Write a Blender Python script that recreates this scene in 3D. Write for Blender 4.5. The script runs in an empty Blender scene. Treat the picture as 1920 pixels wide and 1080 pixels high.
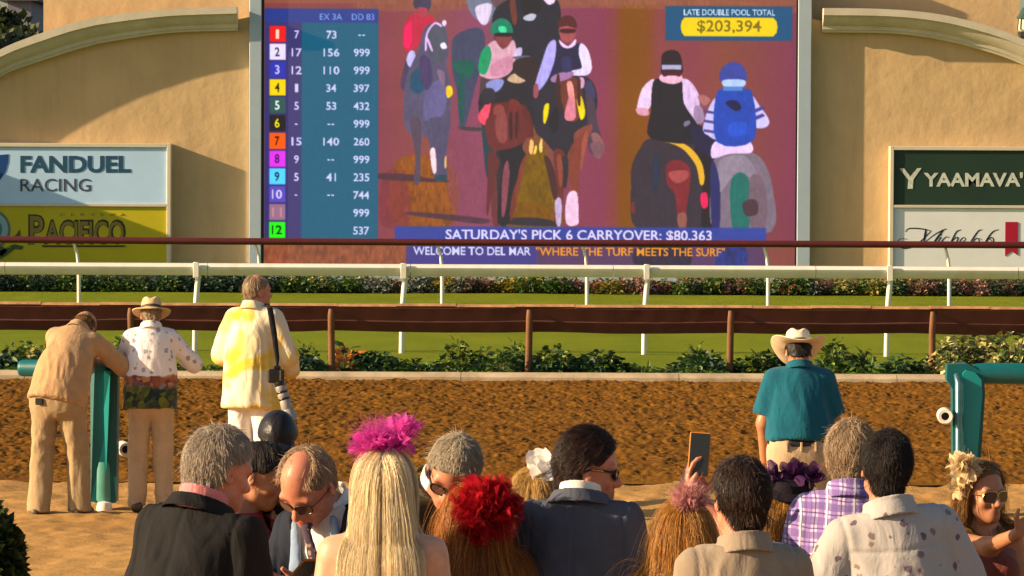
import bpy, math, random
import numpy as np
from mathutils import Vector, Matrix

SC = bpy.context.scene
COL = SC.collection
R = math.radians

# ------------------------------------------------------------------ camera, sky, sun, exposure
FPX = 7000.0                     # focal length in photograph pixels (1920 wide)
CAMZ = 2.58
PITCH = math.atan(225 / FPX)
ROLL = R(0.27)
CAMROT = Matrix.Rotation(math.pi / 2 - PITCH, 3, 'X') @ Matrix.Rotation(ROLL, 3, 'Z')
cam_data = bpy.data.cameras.new('camera')
cam = bpy.data.objects.new('camera', cam_data)
COL.objects.link(cam)
cam.matrix_world = Matrix.Translation((0, 0, CAMZ)) @ CAMROT.to_4x4()
cam_data.sensor_width = 36.0
cam_data.lens = FPX / 1920 * 36.0
cam_data.clip_start = 0.5
cam_data.clip_end = 4000
SC.camera = cam

SUN_TRAVEL = Vector((1.0, 0.20, -0.365)).normalized()
sun_data = bpy.data.lights.new('sun', 'SUN')
sun_data.energy = 5.0
sun_data.angle = R(0.5)
sun_data.color = (1.0, 0.74, 0.45)
sun = bpy.data.objects.new('sun', sun_data)
COL.objects.link(sun)
sun.rotation_euler = SUN_TRAVEL.to_track_quat('-Z', 'Y').to_euler()
sun.location = (-60, -20, 30)

world = bpy.data.worlds.new('World')
SC.world = world
world.use_nodes = True
_nt = world.node_tree
_bg = _nt.nodes['Background']
_sky = _nt.nodes.new('ShaderNodeTexSky')
_sky.sky_type = 'NISHITA'
_sky.sun_disc = False
_sky.sun_elevation = math.asin(-SUN_TRAVEL.z)
_sky.sun_rotation = math.atan2(-SUN_TRAVEL.x, -SUN_TRAVEL.y)
_sky.air_density = 1.2
_sky.dust_density = 2.0
_nt.links.new(_sky.outputs[0], _bg.inputs[0])
_bg.inputs[1].default_value = 0.062
SC.view_settings.view_transform = 'Standard'
SC.view_settings.look = 'None'
SC.view_settings.exposure = 1.1
SC.view_settings.gamma = 1.0
EXPOSURE_GAIN = 2 ** SC.view_settings.exposure

# ------------------------------------------------------------------ helpers
def P(px, py, Y):
    """world point seen at photograph pixel (px, py) at distance Y"""
    r = CAMROT @ Vector(((px - 960) / FPX, -(py - 540) / FPX, -1))
    t = Y / r.y
    return Vector((r.x * t, Y, CAMZ + r.z * t))

def lin(r, g, b):
    return tuple(((c / 255) / 12.92 if c / 255 <= .04045 else ((c / 255 + .055) / 1.055) ** 2.4) for c in (r, g, b))

def tag(o, label=None, cat=None, group=None, kind=None):
    if label: o['label'] = label
    if cat: o['category'] = cat
    if group: o['group'] = group
    if kind: o['kind'] = kind
    return o

def empty(name, loc, rz=0.0):
    o = bpy.data.objects.new(name, None)
    COL.objects.link(o)
    o.location = loc
    o.rotation_euler = (0, 0, rz)
    o.empty_display_size = .2
    return o

def mesh_np(name, V, F, mat, parent=None, col=None, smooth=True, mats=None, midx=None):
    """V (n,3); F an (m,k) array or a list of such arrays / lists of faces"""
    V = np.asarray(V, dtype=np.float32).reshape(-1, 3)
    me = bpy.data.meshes.new(name)
    if isinstance(F, np.ndarray): F = [F]
    loops, starts, pos = [], [], 0
    for f in F:
        if isinstance(f, np.ndarray) and f.ndim == 2:
            if len(f) == 0: continue
            k = f.shape[1]
            loops.append(f.reshape(-1).astype(np.int32))
            starts.append(pos + np.arange(len(f), dtype=np.int32) * k)
            pos += f.size
        else:
            loops.append(np.asarray(f, dtype=np.int32)); starts.append(np.array([pos], dtype=np.int32)); pos += len(f)
    L = np.concatenate(loops); S = np.concatenate(starts)
    me.vertices.add(len(V)); me.vertices.foreach_set('co', V.ravel())
    me.loops.add(len(L)); me.loops.foreach_set('vertex_index', L)
    me.polygons.add(len(S)); me.polygons.foreach_set('loop_start', S)
    me.update(calc_edges=True)
    me.polygons.foreach_set('use_smooth', np.full(len(S), smooth, dtype=bool))
    if mats:
        for m in mats: me.materials.append(m)
        if midx is not None: me.polygons.foreach_set('material_index', np.asarray(midx, dtype=np.int32))
    else:
        me.materials.append(mat)
    if col is not None:
        a = me.color_attributes.new('col', 'FLOAT_COLOR', 'POINT')
        c = np.ones((len(V), 4), dtype=np.float32)
        c[:, :3] = col
        a.data.foreach_set('color', c.ravel())
    o = bpy.data.objects.new(name, me)
    COL.objects.link(o)
    if parent is not None: o.parent = parent
    return o

class MB:
    """collects simple shapes into one mesh"""
    def __init__(s): s.v, s.f, s.sm = [], [], []
    def add(s, V, F):
        n = len(s.v)
        s.v += [tuple(v) for v in V]
        s.f += [[i + n for i in f] for f in F]
        return s
    def box(s, lo, hi, bev=0.0, M=None):
        x0, y0, z0 = lo; x1, y1, z1 = hi
        if bev <= 0:
            V = [(x0,y0,z0),(x1,y0,z0),(x1,y1,z0),(x0,y1,z0),(x0,y0,z1),(x1,y0,z1),(x1,y1,z1),(x0,y1,z1)]
            F = [[0,3,2,1],[4,5,6,7],[0,1,5,4],[1,2,6,5],[2,3,7,6],[3,0,4,7]]
        else:
            b = min(bev, (x1-x0)*.45, (y1-y0)*.45, (z1-z0)*.45)
            V, F = [], []
            idx = {}
            for i, (sx, X) in enumerate(((-1, x0), (1, x1))):
                for j, (sy, Yv) in enumerate(((-1, y0), (1, y1))):
                    for k, (sz, Z) in enumerate(((-1, z0), (1, z1))):
                        for a in range(3):
                            p = [X - sx*b, Yv - sy*b, Z - sz*b]
                            p[a] = (X, Yv, Z)[a]
                            idx[(i, j, k, a)] = len(V); V.append(p)
            g = idx
            F = [[g[0,0,0,0],g[0,0,1,0],g[0,1,1,0],g[0,1,0,0]],[g[1,0,0,0],g[1,1,0,0],g[1,1,1,0],g[1,0,1,0]],
                 [g[0,0,0,1],g[1,0,0,1],g[1,0,1,1],g[0,0,1,1]],[g[0,1,0,1],g[0,1,1,1],g[1,1,1,1],g[1,1,0,1]],
                 [g[0,0,0,2],g[0,1,0,2],g[1,1,0,2],g[1,0,0,2]],[g[0,0,1,2],g[1,0,1,2],g[1,1,1,2],g[0,1,1,2]]]
            for j in (0,1):
                for k in (0,1):
                    F.append([g[0,j,k,1],g[1,j,k,1],g[1,j,k,2],g[0,j,k,2]])
                    F.append([g[j,0,k,0],g[j,1,k,0],g[j,1,k,2],g[j,0,k,2]])
                    F.append([g[j,k,0,0],g[j,k,1,0],g[j,k,1,1],g[j,k,0,1]])
                    for i in (0,1): F.append([g[i,j,k,0],g[i,j,k,1],g[i,j,k,2]])
        if M is not None: V = [M @ Vector(v) for v in V]
        return s.add(V, F)
    def tube(s, pts, rad, n=12, cap=True, sq=1.0):
        pts = [Vector(p) for p in pts]
        rr = rad if isinstance(rad, (list, tuple)) else [rad] * len(pts)
        V, F = [], []
        ref = None
        for i, p in enumerate(pts):
            t = (pts[min(i+1, len(pts)-1)] - pts[max(i-1, 0)]).normalized()
            if ref is None:
                ref = Vector((0, 0, 1)) if abs(t.z) < .9 else Vector((0, 1, 0))
            b = t.cross(ref).normalized(); nn = b.cross(t)
            ref = nn
            for k in range(n):
                a = 2*math.pi*k/n
                V.append(p + b*math.cos(a)*rr[i] + nn*math.sin(a)*rr[i]*sq)
        for i in range(len(pts)-1):
            for k in range(n):
                k2 = (k+1) % n
                F.append([i*n+k, i*n+k2, (i+1)*n+k2, (i+1)*n+k])
        if cap:
            F.append(list(range(n))[::-1]); F.append([(len(pts)-1)*n+k for k in range(n)])
        return s.add(V, F)
    def prism(s, poly, axis_vec, M=None):
        """closed 3-D polygon swept by axis_vec"""
        n = len(poly); a = Vector(axis_vec)
        V = [Vector(p) for p in poly]; V += [v + a for v in V]
        if M is not None: V = [M @ v for v in V]
        F = [list(range(n)), list(range(2*n-1, n-1, -1))]
        for i in range(n):
            j = (i+1) % n
            F.append([i, i+n, j+n, j])
        return s.add(V, F)
    def lathe(s, prof, n=32, M=None, ends=True):
        V, F = [], []
        for r, z in prof:
            for k in range(n):
                a = 2*math.pi*k/n
                V.append(Vector((r*math.cos(a), r*math.sin(a), z)))
        for i in range(len(prof)-1):
            for k in range(n):
                k2 = (k+1) % n
                F.append([i*n+k, i*n+k2, (i+1)*n+k2, (i+1)*n+k])
        if ends:
            F.append(list(range(n))[::-1]); F.append([(len(prof)-1)*n+k for k in range(n)])
        if M is not None: V = [M @ v for v in V]
        return s.add(V, F)
    def build(s, name, mat, parent=None, smooth=False, fix=True):
        o = mesh_np(name, np.array([tuple(v) for v in s.v]), s.f, mat, parent, smooth=smooth)
        if fix:
            import bmesh
            bm = bmesh.new(); bm.from_mesh(o.data)
            bmesh.ops.recalc_face_normals(bm, faces=bm.faces)
            bm.to_mesh(o.data); bm.free()
        if smooth:
            o.data.polygons.foreach_set('use_smooth', np.ones(len(o.data.polygons), dtype=bool))
            smooth_by_angle(o.data, R(38))
        return o

def smooth_by_angle(me, ang):
    import bmesh
    bm = bmesh.new(); bm.from_mesh(me)
    for e in bm.edges:
        if len(e.link_faces) == 2:
            e.smooth = e.calc_face_angle(0) < ang
        else:
            e.smooth = True
    bm.to_mesh(me); bm.free()

# ------------------------------------------------------------------ numpy noise
def _hash(ix, iy, iz, seed):
    h = (ix.astype(np.int64) * 374761393 + iy.astype(np.int64) * 668265263 + iz.astype(np.int64) * 2147483647 + seed * 1274126177) & 0xffffffff
    h = ((h ^ (h >> 13)) * 1274126177) & 0xffffffff
    h = h ^ (h >> 16)
    return (h & 0xffff).astype(np.float32) / 32767.5 - 1.0

def vnoise(Q, seed=0):
    Q = np.asarray(Q, dtype=np.float32)
    I = np.floor(Q).astype(np.int64); f = Q - I
    u = f*f*f*(f*(f*6-15)+10)
    out = 0
    for dx in (0, 1):
        wx = u[..., 0] if dx else 1-u[..., 0]
        for dy in (0, 1):
            wy = u[..., 1] if dy else 1-u[..., 1]
            for dz in (0, 1):
                wz = u[..., 2] if dz else 1-u[..., 2]
                out = out + wx*wy*wz*_hash(I[..., 0]+dx, I[..., 1]+dy, I[..., 2]+dz, seed)
    return out

def fbm(Q, seed=0, oct=3, gain=.5):
    a, s, o = 1.0, 1.0, 0
    for i in range(oct):
        o = o + a*vnoise(np.asarray(Q)*s, seed+i*17); a *= gain; s *= 2.03
    return o

# ------------------------------------------------------------------ materials
MATS = {}
def new_mat(name):
    m = bpy.data.materials.new(name); m.use_nodes = True
    return m, m.node_tree, m.node_tree.nodes['Principled BSDF']

def N(nt, typ, **kw):
    n = nt.nodes.new(typ)
    for k, v in kw.items():
        if k.startswith('i_'):
            key = k[2:]
            key = int(key) if key.isdigit() else key.replace('_', ' ')
            n.inputs[key].default_value = v
        else: setattr(n, k, v)
    return n

def mixc(nt, fac, a, b, blend='MIX'):
    n = nt.nodes.new('ShaderNodeMix'); n.data_type = 'RGBA'; n.blend_type = blend
    for sock, val in ((0, fac), (6, a), (7, b)):
        if hasattr(val, 'is_linked') or hasattr(val, 'links'): nt.links.new(val, n.inputs[sock])
        elif sock == 0: n.inputs[0].default_value = val
        else: n.inputs[sock].default_value = (*val[:3], 1)
    return n.outputs[2]

def coords(nt, scale=(1, 1, 1), kind='Object'):
    tc = nt.nodes.new('ShaderNodeTexCoord'); mp = nt.nodes.new('ShaderNodeMapping')
    nt.links.new(tc.outputs[kind], mp.inputs[0]); mp.inputs['Scale'].default_value = scale
    return mp.outputs[0]

def ramp(nt, fac, stops):
    n = nt.nodes.new('ShaderNodeValToRGB')
    el = n.color_ramp.elements
    while len(el) < len(stops): el.new(.5)
    for e, (p, c) in zip(el, stops):
        e.position = p; e.color = (*c[:3], 1) if len(c) >= 3 else (c[0],)*3 + (1,)
    nt.links.new(fac, n.inputs[0])
    return n.outputs[0]

def noise_node(nt, vec, scale, detail=4, rough=.55, dist=0):
    n = N(nt, 'ShaderNodeTexNoise', i_Scale=scale, i_Detail=detail, i_Roughness=rough, i_Distortion=dist)
    nt.links.new(vec, n.inputs['Vector'])
    return n.outputs[0]

def bump(nt, bsdf, height, strength=.3, dist=.01):
    b = N(nt, 'ShaderNodeBump', i_Strength=strength, i_Distance=dist)
    nt.links.new(height, b.inputs['Height']); nt.links.new(b.outputs[0], bsdf.inputs['Normal'])

def surf(name, col, rough=.6, var=.12, scale=6, bmp=.15, bscale=60, metal=0, spec=.4, dirt=None, dirt_amt=.5, bdist=.01):
    """painted / plaster / metal surface: colour drift, blotches, fine bump"""
    if name in MATS: return MATS[name]
    m, nt, b = new_mat(name)
    v = coords(nt)
    n1 = noise_node(nt, v, scale, 5, .6)
    lo = tuple(c*(1-var) for c in col); hi = tuple(min(1, c*(1+var)) for c in col)
    c = ramp(nt, n1, [(.3, lo), (.7, hi)])
    if dirt:
        n2 = noise_node(nt, v, scale*.45, 6, .7, .6)
        f = ramp(nt, n2, [(.48, (0, 0, 0)), (.72, (dirt_amt,)*3)])
        c = mixc(nt, f, c, dirt)
    nt.links.new(c, b.inputs['Base Color'])
    b.inputs['Roughness'].default_value = rough
    b.inputs['Metallic'].default_value = metal
    b.inputs['Specular IOR Level'].default_value = spec
    if bmp > 0: bump(nt, b, noise_node(nt, v, bscale, 3), bmp, bdist)
    MATS[name] = m
    return m

def attr_mat(name, col, rough=.6, spec=.3, transl=0.0, sheer=0.0, sheen=0, bmp=0, bscale=80):
    """base colour multiplied by the mesh's own 'col' attribute"""
    if name in MATS: return MATS[name]
    m, nt, b = new_mat(name)
    a = N(nt, 'ShaderNodeAttribute', attribute_name='col')
    c = mixc(nt, 1.0, col, a.outputs['Color'], 'MULTIPLY')
    nt.links.new(c, b.inputs['Base Color'])
    b.inputs['Roughness'].default_value = rough
    b.inputs['Specular IOR Level'].default_value = spec
    if sheen: b.inputs['Sheen Weight'].default_value = sheen
    if bmp: bump(nt, b, noise_node(nt, coords(nt), bscale, 3), bmp, .004)
    if transl:
        t = nt.nodes.new('ShaderNodeBsdfTranslucent'); nt.links.new(c, t.inputs[0])
        mx = nt.nodes.new('ShaderNodeMixShader'); mx.inputs[0].default_value = transl
        nt.links.new(b.outputs[0], mx.inputs[1]); nt.links.new(t.outputs[0], mx.inputs[2])
        last = mx.outputs[0]
        if sheer:
            tr = nt.nodes.new('ShaderNodeBsdfTransparent'); m2 = nt.nodes.new('ShaderNodeMixShader'); m2.inputs[0].default_value = sheer
            nt.links.new(last, m2.inputs[1]); nt.links.new(tr.outputs[0], m2.inputs[2]); last = m2.outputs[0]
        nt.links.new(last, nt.nodes['Material Output'].inputs[0])
    MATS[name] = m
    return m

def cloth(name, col, rough=.9, var=.1, sheen=None, fold=.35, fscale=9, weave=220, spec=.2):
    if name in MATS: return MATS[name]
    m, nt, b = new_mat(name)
    v = coords(nt)
    n1 = noise_node(nt, v, 12, 4, .6)
    c = ramp(nt, n1, [(.3, tuple(x*(1-var) for x in col)), (.7, tuple(min(1, x*(1+var)) for x in col))])
    nt.links.new(c, b.inputs['Base Color'])
    cloth_finish(nt, b, v, rough, (0 if max(col) < .1 else .12) if sheen is None else sheen, fold, fscale, weave, spec)
    MATS[name] = m
    return m

def cloth_finish(nt, b, v, rough=.9, sheen=.15, fold=.35, fscale=9, weave=220, spec=.2):
    b.inputs['Roughness'].default_value = rough
    b.inputs['Specular IOR Level'].default_value = spec
    b.inputs['Sheen Weight'].default_value = sheen
    mp = nt.nodes.new('ShaderNodeMapping'); mp.inputs['Scale'].default_value = (1, 1, .45)
    nt.links.new(v, mp.inputs[0])
    h1 = noise_node(nt, mp.outputs[0], fscale, 3, .5, .8)
    h2 = noise_node(nt, v, weave, 1)
    ad = N(nt, 'ShaderNodeMath', operation='MULTIPLY_ADD'); ad.inputs[1].default_value = .06
    nt.links.new(h2, ad.inputs[0]); nt.links.new(h1, ad.inputs[2])
    bump(nt, b, ad.outputs[0], fold, .05)
# ------------------------------------------------------------------ lettering
def text_geo(s, bold=0.0, res=3):
    cu = bpy.data.curves.new('lettering', 'FONT'); cu.body = s; cu.offset = bold; cu.resolution_u = res
    ob = bpy.data.objects.new('lettering', cu); COL.objects.link(ob)
    dg = bpy.context.evaluated_depsgraph_get(); dg.update()
    me = bpy.data.meshes.new_from_object(ob.evaluated_get(dg))
    me.calc_loop_triangles()
    V = np.array([v.co[:2] for v in me.vertices]).reshape(-1, 2)
    T = np.array([t.vertices[:] for t in me.loop_triangles], dtype=int).reshape(-1, 3)
    bpy.data.objects.remove(ob); bpy.data.meshes.remove(me); bpy.data.curves.remove(cu)
    return V, T

def text_fit(s, x0, y0, x1, y1, bold=0.0):
    """glyph triangles fitted to a pixel box (y down)"""
    V, T = text_geo(s, bold)
    lo, hi = V.min(0), V.max(0)
    U = (V-lo)/(hi-lo)
    return np.stack([x0 + U[:, 0]*(x1-x0), y1 - U[:, 1]*(y1-y0)], 1), T

def wall_text(name, s, box, Y, mat, parent, bold=0.0, depth=.008):
    """raised letters on an upright face at distance Y, fitted to a photograph box"""
    Q, T = text_fit(s, *box, bold)
    front = np.array([P(a, b, Y - depth)[:] for a, b in Q])
    n = len(Q)
    back = front + (0, depth - .002, 0)
    V = np.concatenate([front, back]); F = [T, T[:, ::-1] + n]
    # side walls from boundary edges
    ed = {}
    for t in T:
        for a, b in ((t[0], t[1]), (t[1], t[2]), (t[2], t[0])):
            ed[(a, b)] = 1
    sides = [(a, b, b+n, a+n) for (a, b) in ed if (b, a) not in ed]
    F.append(np.array(sides))
    return mesh_np(name, V, F, mat, parent, smooth=False)

def px_poly(name, pts, Y, depth, mat, parent, mb=None):
    m = mb or MB()
    m.prism([P(a, b, Y - depth) for a, b in pts], (0, depth - .002, 0))
    return m if mb is not None else m.build(name, mat, parent)

def stroke(mb, pts, wid, Y, depth, n=5):
    """brush stroke with varying width on an upright face"""
    pts = [np.array(p, float) for p in pts]
    # Catmull-Rom
    Q, Wd = [], []
    ext = [pts[0]*2-pts[1]] + pts + [pts[-1]*2-pts[-2]]
    ws = [wid[0]] + list(wid) + [wid[-1]]
    for i in range(1, len(ext)-2):
        for t in np.linspace(0, 1, n, endpoint=False):
            a, b, c, d = ext[i-1:i+3]
            Q.append(.5*((2*b)+(-a+c)*t+(2*a-5*b+4*c-d)*t*t+(-a+3*b-3*c+d)*t**3)); Wd.append(ws[i]*(1-t)+ws[i+1]*t)
    Q.append(pts[-1]); Wd.append(wid[-1])
    Q = np.array(Q); t = np.gradient(Q, axis=0); t /= np.linalg.norm(t, axis=1)[:, None]
    nn = np.stack([-t[:, 1], t[:, 0]], 1)
    L, Rr = Q + nn*np.array(Wd)[:, None]*.5, Q - nn*np.array(Wd)[:, None]*.5
    for i in range(len(Q)-1):
        px_poly(None, [L[i], L[i+1], Rr[i+1], Rr[i]], Y, depth, None, None, mb)

# ------------------------------------------------------------------ ground
def ground_mat():
    m, nt, b = new_mat('packed sand')
    v = coords(nt)
    n1 = noise_node(nt, v, .55, 6, .65, .4); n2 = noise_node(nt, v, 7, 5, .65)
    c = ramp(nt, n1, [(.3, (.34, .18, .055)), (.7, (.50, .285, .095))])
    c = mixc(nt, ramp(nt, n2, [(.52, (0, 0, 0)), (.75, (.55,)*3)]), c, (.24, .125, .05))
    nt.links.new(c, b.inputs['Base Color']); b.inputs['Roughness'].default_value = .95; b.inputs['Specular IOR Level'].default_value = .1
    bump(nt, b, noise_node(nt, v, 30, 5, .7), .5, .02)
    return m
def dirt_mat():
    m, nt, b = new_mat('harrowed dirt')
    v = coords(nt)
    n1 = noise_node(nt, v, .9, 5, .6); n2 = noise_node(nt, v, 17, 4, .7)
    c = ramp(nt, n1, [(.3, (.155, .064, .008)), (.7, (.235, .105, .012))])
    c = mixc(nt, ramp(nt, n2, [(.45, (0, 0, 0)), (.7, (.7,)*3)]), c, (.08, .031, .008))
    n3 = noise_node(nt, coords(nt, (.25, 1.6, 1)), 1.3, 4, .6)
    c = mixc(nt, ramp(nt, n3, [(.45, (0, 0, 0)), (.65, (.45,)*3)]), c, (.105, .044, .010))
    nt.links.new(c, b.inputs['Base Color']); b.inputs['Roughness'].default_value = 1; b.inputs['Specular IOR Level'].default_value = .05
    bump(nt, b, noise_node(nt, v, 45, 4, .7), .6, .02)
    return m
def turf_mat():
    m, nt, b = new_mat('turf')
    v = coords(nt, (1, .35, 1))
    n1 = noise_node(nt, v, .8, 4, .6); n2 = noise_node(nt, v, 30, 4, .75)
    c = ramp(nt, n1, [(.3, (.125, .165, .004)), (.72, (.19, .22, .007))])
    c = mixc(nt, ramp(nt, n2, [(.42, (0, 0, 0)), (.72, (.6,)*3)]), c, (.06, .10, .006))
    nt.links.new(c, b.inputs['Base Color']); b.inputs['Roughness'].default_value = .9; b.inputs['Specular IOR Level'].default_value = .1
    bump(nt, b, noise_node(nt, v, 60, 3, .8), .8, .03)
    return m
MATS['sand'] = ground_mat(); MATS['dirt'] = dirt_mat(); MATS['turf'] = turf_mat()

def sheet(name, x0, x1, y0, y1, nx, ny, mat, zf, kind='structure', label=None):
    xs = np.linspace(x0, x1, nx); ys = np.linspace(y0, y1, ny)
    X, Yg = np.meshgrid(xs, ys, indexing='ij')
    Z = zf(X, Yg)
    V = np.stack([X, Yg, Z], -1).reshape(-1, 3)
    g = np.arange(nx*ny).reshape(nx, ny)
    F = np.stack([g[:-1, :-1], g[1:, :-1], g[1:, 1:], g[:-1, 1:]], -1).reshape(-1, 4)
    o = mesh_np(name, V, F, mat)
    return tag(o, label, None, None, kind)

def flat(z): return lambda X, Y: np.full_like(X, z)

sheet('ground', -900, 900, -60, 1800, 3, 3, surf('dry earth', (.22, .16, .09), .95, .2, .2, .1, 5), flat(-.06))
def sand_z(X, Y):
    Q = np.stack([X*1.6, Y*1.1, X*0], -1)
    h = .008*fbm(Q, 4, 3) + .007*fbm(Q*6, 9, 2)
    e = np.clip((Y-23)/6, 0, 1)            # furrowed strip towards the track
    ridge = 1-np.abs(vnoise(np.stack([X*.35, Y*1.5+.5*vnoise(np.stack([X*.5, Y*.5, X*0], -1), 3), X*0], -1), 21))*2
    return h + e*(.012*ridge) + e*.010*fbm(Q*2.3, 14, 3) + .006*fbm(Q*9, 15, 2)*e + .005
sheet('sand_apron', -9, 9, 8, 31.2, 420, 640, MATS['sand'], sand_z)
def dirt_z(X, Y):
    W = np.stack([X*23, Y*8.5, X*0], -1)
    W = W + .6*np.stack([vnoise(W*.5, 40), vnoise(W*.5, 41), X*0], -1)
    a = vnoise(W, 31); b = vnoise(W*2.1, 32); c = vnoise(W*.3, 33)
    h = .0095*np.maximum(a, -.6) + .0075*b + .010*c + .012*(1-np.abs(vnoise(np.stack([X*.5, Y*2.2, X*0], -1), 51))*2)
    e = np.clip((Y-30.2)/.8, 0, 1)
    return .01 + e*(h + .035)
sheet('dirt_track', -7.2, 7.2, 30.3, 44.62, 900, 760, MATS['dirt'], dirt_z)
for x0, x1 in ((-40, -7.2), (7.2, 40)): sheet('dirt_track', x0, x1, 30.3, 44.62, 260, 160, MATS['dirt'], dirt_z)
for x0, x1 in ((-40, -9), (9, 40)): sheet('sand_apron', x0, x1, 8, 31.2, 120, 120, MATS['sand'], sand_z)
sheet('turf_course', -60, 60, 44.8, 79.9, 60, 90, MATS['turf'], lambda X, Y: .004 + .02*fbm(np.stack([X*.3, Y*.3, X*0], -1), 8, 2))

# kerb along the inside of the dirt
kb = MB()
for i in range(21):
    x0 = -26.6 + i*2.6
    prof = [(44.46, -.05), (44.44, .02), (44.45, .085), (44.49, .12), (44.55, .132), (44.68, .134), (44.72, .12), (44.74, -.05)]
    kb.prism([(x0, y, z) for y, z in prof], (2.592, 0, 0))
o = kb.build('kerb', surf('weathered concrete', (.46, .36, .23), .85, .2, 3, .3, 40, dirt=(.20, .12, .06), dirt_amt=.6), None, True)
tag(o, 'pale kerb at the inner edge of the dirt track', kind='structure')

# ------------------------------------------------------------------ tote board building
WY = 80.0
def add_streaks(m):
    nt = m.node_tree; b = nt.nodes['Principled BSDF']
    src = b.inputs['Base Color'].links[0].from_socket
    n = noise_node(nt, coords(nt, (1.6, 1, .22)), 2.2, 5, .65, .4)
    nt.links.new(mixc(nt, ramp(nt, n, [(.5, (0, 0, 0)), (.72, (.42,)*3)]), src, (.44, .285, .15)), b.inputs['Base Color'])
    return m
STUCCO = surf('ochre stucco', (.565, .39, .205), .92, .10, .6, .20, 2.2, dirt=(.42, .29, .16), dirt_amt=.35, bdist=.10)
add_streaks(STUCCO)
CORN = surf('cream moulding', (.56, .51, .41), .75, .08, 2, .15, 12, dirt=(.36, .31, .2), dirt_amt=.4)
FRAME = surf('pale blue metal', (.34, .43, .52), .5, .05, 2, .05, 20)
bld = empty('tote_building', (0, WY, 0)); bld.matrix_world = Matrix.Translation((0, WY, 0))
tag(bld, 'ochre stucco building carrying the big screen, with curved cream cornices', 'building')
def lcl(v): return (v[0], v[1]-WY, v[2])
def wing(crv, xin):
    """crv: (px, top, bottom) of the cornice from its inner end outwards; xin: inner px of the wall"""
    top = [P(a, (b+c)/2, WY) for a, b, c in crv]
    m = MB()
    pts = [P(xin, crv[0][1]+18, WY)] + top
    for i in range(len(pts)-1):
        a, b = pts[i], pts[i+1]
        if a.x > b.x: a, b = b, a
        poly = [(a.x, 0, -.3), (b.x, 0, -.3), (b.x, 0, b.z), (a.x, 0, a.z)]
        m.prism(poly, (0, 1.1, 0))
    m.build('wall', STUCCO, bld)
    # cornice: moulded profile swept along the curve
    prof = [(0, 1.0), (.53, 1.0), (.53, .70), (.45, .68), (.43, .60), (.39, .46), (.27, .30), (.23, .27), (.22, .12), (.18, .10), (.16, .0), (0, .0)]
    V, F = [], []
    n = len(prof)
    fine = []
    for i in range(len(crv)-1):
        for t in np.linspace(0, 1, 5, endpoint=False):
            fine.append([crv[i][q]*(1-t)+crv[i+1][q]*t for q in range(3)])
    fine.append(crv[-1])
    arr = np.array(fine)
    k = np.ones(9)/9
    for q in (1, 2):
        pad = np.concatenate([np.full(4, arr[0, q]), arr[:, q], arr[-1, q] + (arr[-1, q]-arr[-2, q])*np.arange(1, 5)])
        arr[:, q] = np.convolve(pad, k, 'valid')
    for a, b, c in arr:
        T, B = P(a, b, WY), P(a, c, WY)
        for d, h in prof:
            V.append((T.x, -d - .003, B.z + (T.z-B.z)*h))
    for i in range(len(arr)-1):
        for j in range(n):
            j2 = (j+1) % n
            F.append([i*n+j, i*n+j2, (i+1)*n+j2, (i+1)*n+j])
    F.append(list(range(n))); F.append([(len(arr)-1)*n+j for j in range(n)][::-1])
    mm = MB(); mm.add(V, F); mm.build('cornice', CORN, bld, True)
wing([(447,14,58),(420,14.5,58),(324,18,60),(255,25,70),(185,33.5,82),(135,46,96),(92,60,110),(45,77,125),(0,95,142),(-60,124,172),(-130,166,215),(-220,235,285)], 467)
wing([(1541,17,61),(1567,17,61.5),(1620,17.5,61.5),(1672,19.5,62.5),(1720,23,67),(1769,30,76),(1817,41,87),(1870,57,103),(1920,77,121),(1980,104,149),(2050,146,192),(2140,215,262)], 1522)
# pylon behind the wings
m = MB()
a, b = P(82, 0, WY+.5), P(1911, 0, WY+.5)
c1, c2 = P(494, 0, WY+.5), P(1494, 0, WY+.5)
for x0, x1 in ((a.x, c1.x), (c2.x, b.x)): m.box((x0, .45, 1.5), (x1, 5, 13.5))
m.box((c1.x, .45, 6.6), (c2.x, 5, 13.5)); m.box((c1.x, .8, -.3), (c2.x, 5, 6.6)); m.build('pylon', STUCCO, bld)
m = MB(); m.box((a.x-.2, .25, 13.5), (b.x+.2, 5.2, 14.2), .05); m.build('parapet', CORN, bld)
m = MB(); m.box((P(455, 0, WY).x, -.1, -.3), (P(1535, 0, WY).x, .75, P(960, 503, WY).z-.01)); m.build('plinth', surf('grey render', (.25, .24, .2), .9), bld)
m = MB(); m.box((P(-330, 250, WY).x, -1.65, -.3), (P(-200, 250, WY).x, -.6, P(-200, 247, WY).z), .03); m.box((P(-330, 250, WY).x, -.598, -.3), (P(-200, 250, WY).x, -.002, P(-200, 247, WY).z-.01)); m.build('shadow_caster', STUCCO, bld)  # unseen block added to throw the diagonal shadow across the left sign

# frame of the screen
scr = empty('video_screen', (0, WY, 0))
tag(scr, 'giant lit video board showing horses, riders and a betting table', 'video screen')
m = MB()
for x0, x1 in ((467, 490), (1497, 1522)):
    m.box((P(x0, 100, WY-.3).x, -.235, P(960, 503, WY).z-.6), (P(x1, 100, WY-.3).x, .4, 7.2), .012)
m.box((P(490, 0, WY-.3).x, -.22, 6.7), (P(1497, 0, WY-.3).x, .4, 7.2), .012)
m.box((P(490, 0, WY-.3).x, -.22, P(960, 505, WY).z-.55), (P(1497, 0, WY-.3).x, .4, P(960, 502, WY).z-.02), .012)
m.build('frame', FRAME, scr)
for x0, x1 in ((490, 494.5), (1493.5, 1497)):
    m = MB(); m.box((P(x0, 100, WY-.3).x + .003, -.20, P(960, 502, WY).z-.3), (P(x1, 100, WY-.3).x, .3, 6.69)); m.build('bezel', surf('black bezel', (.012, .012, .014), .5), scr)
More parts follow.
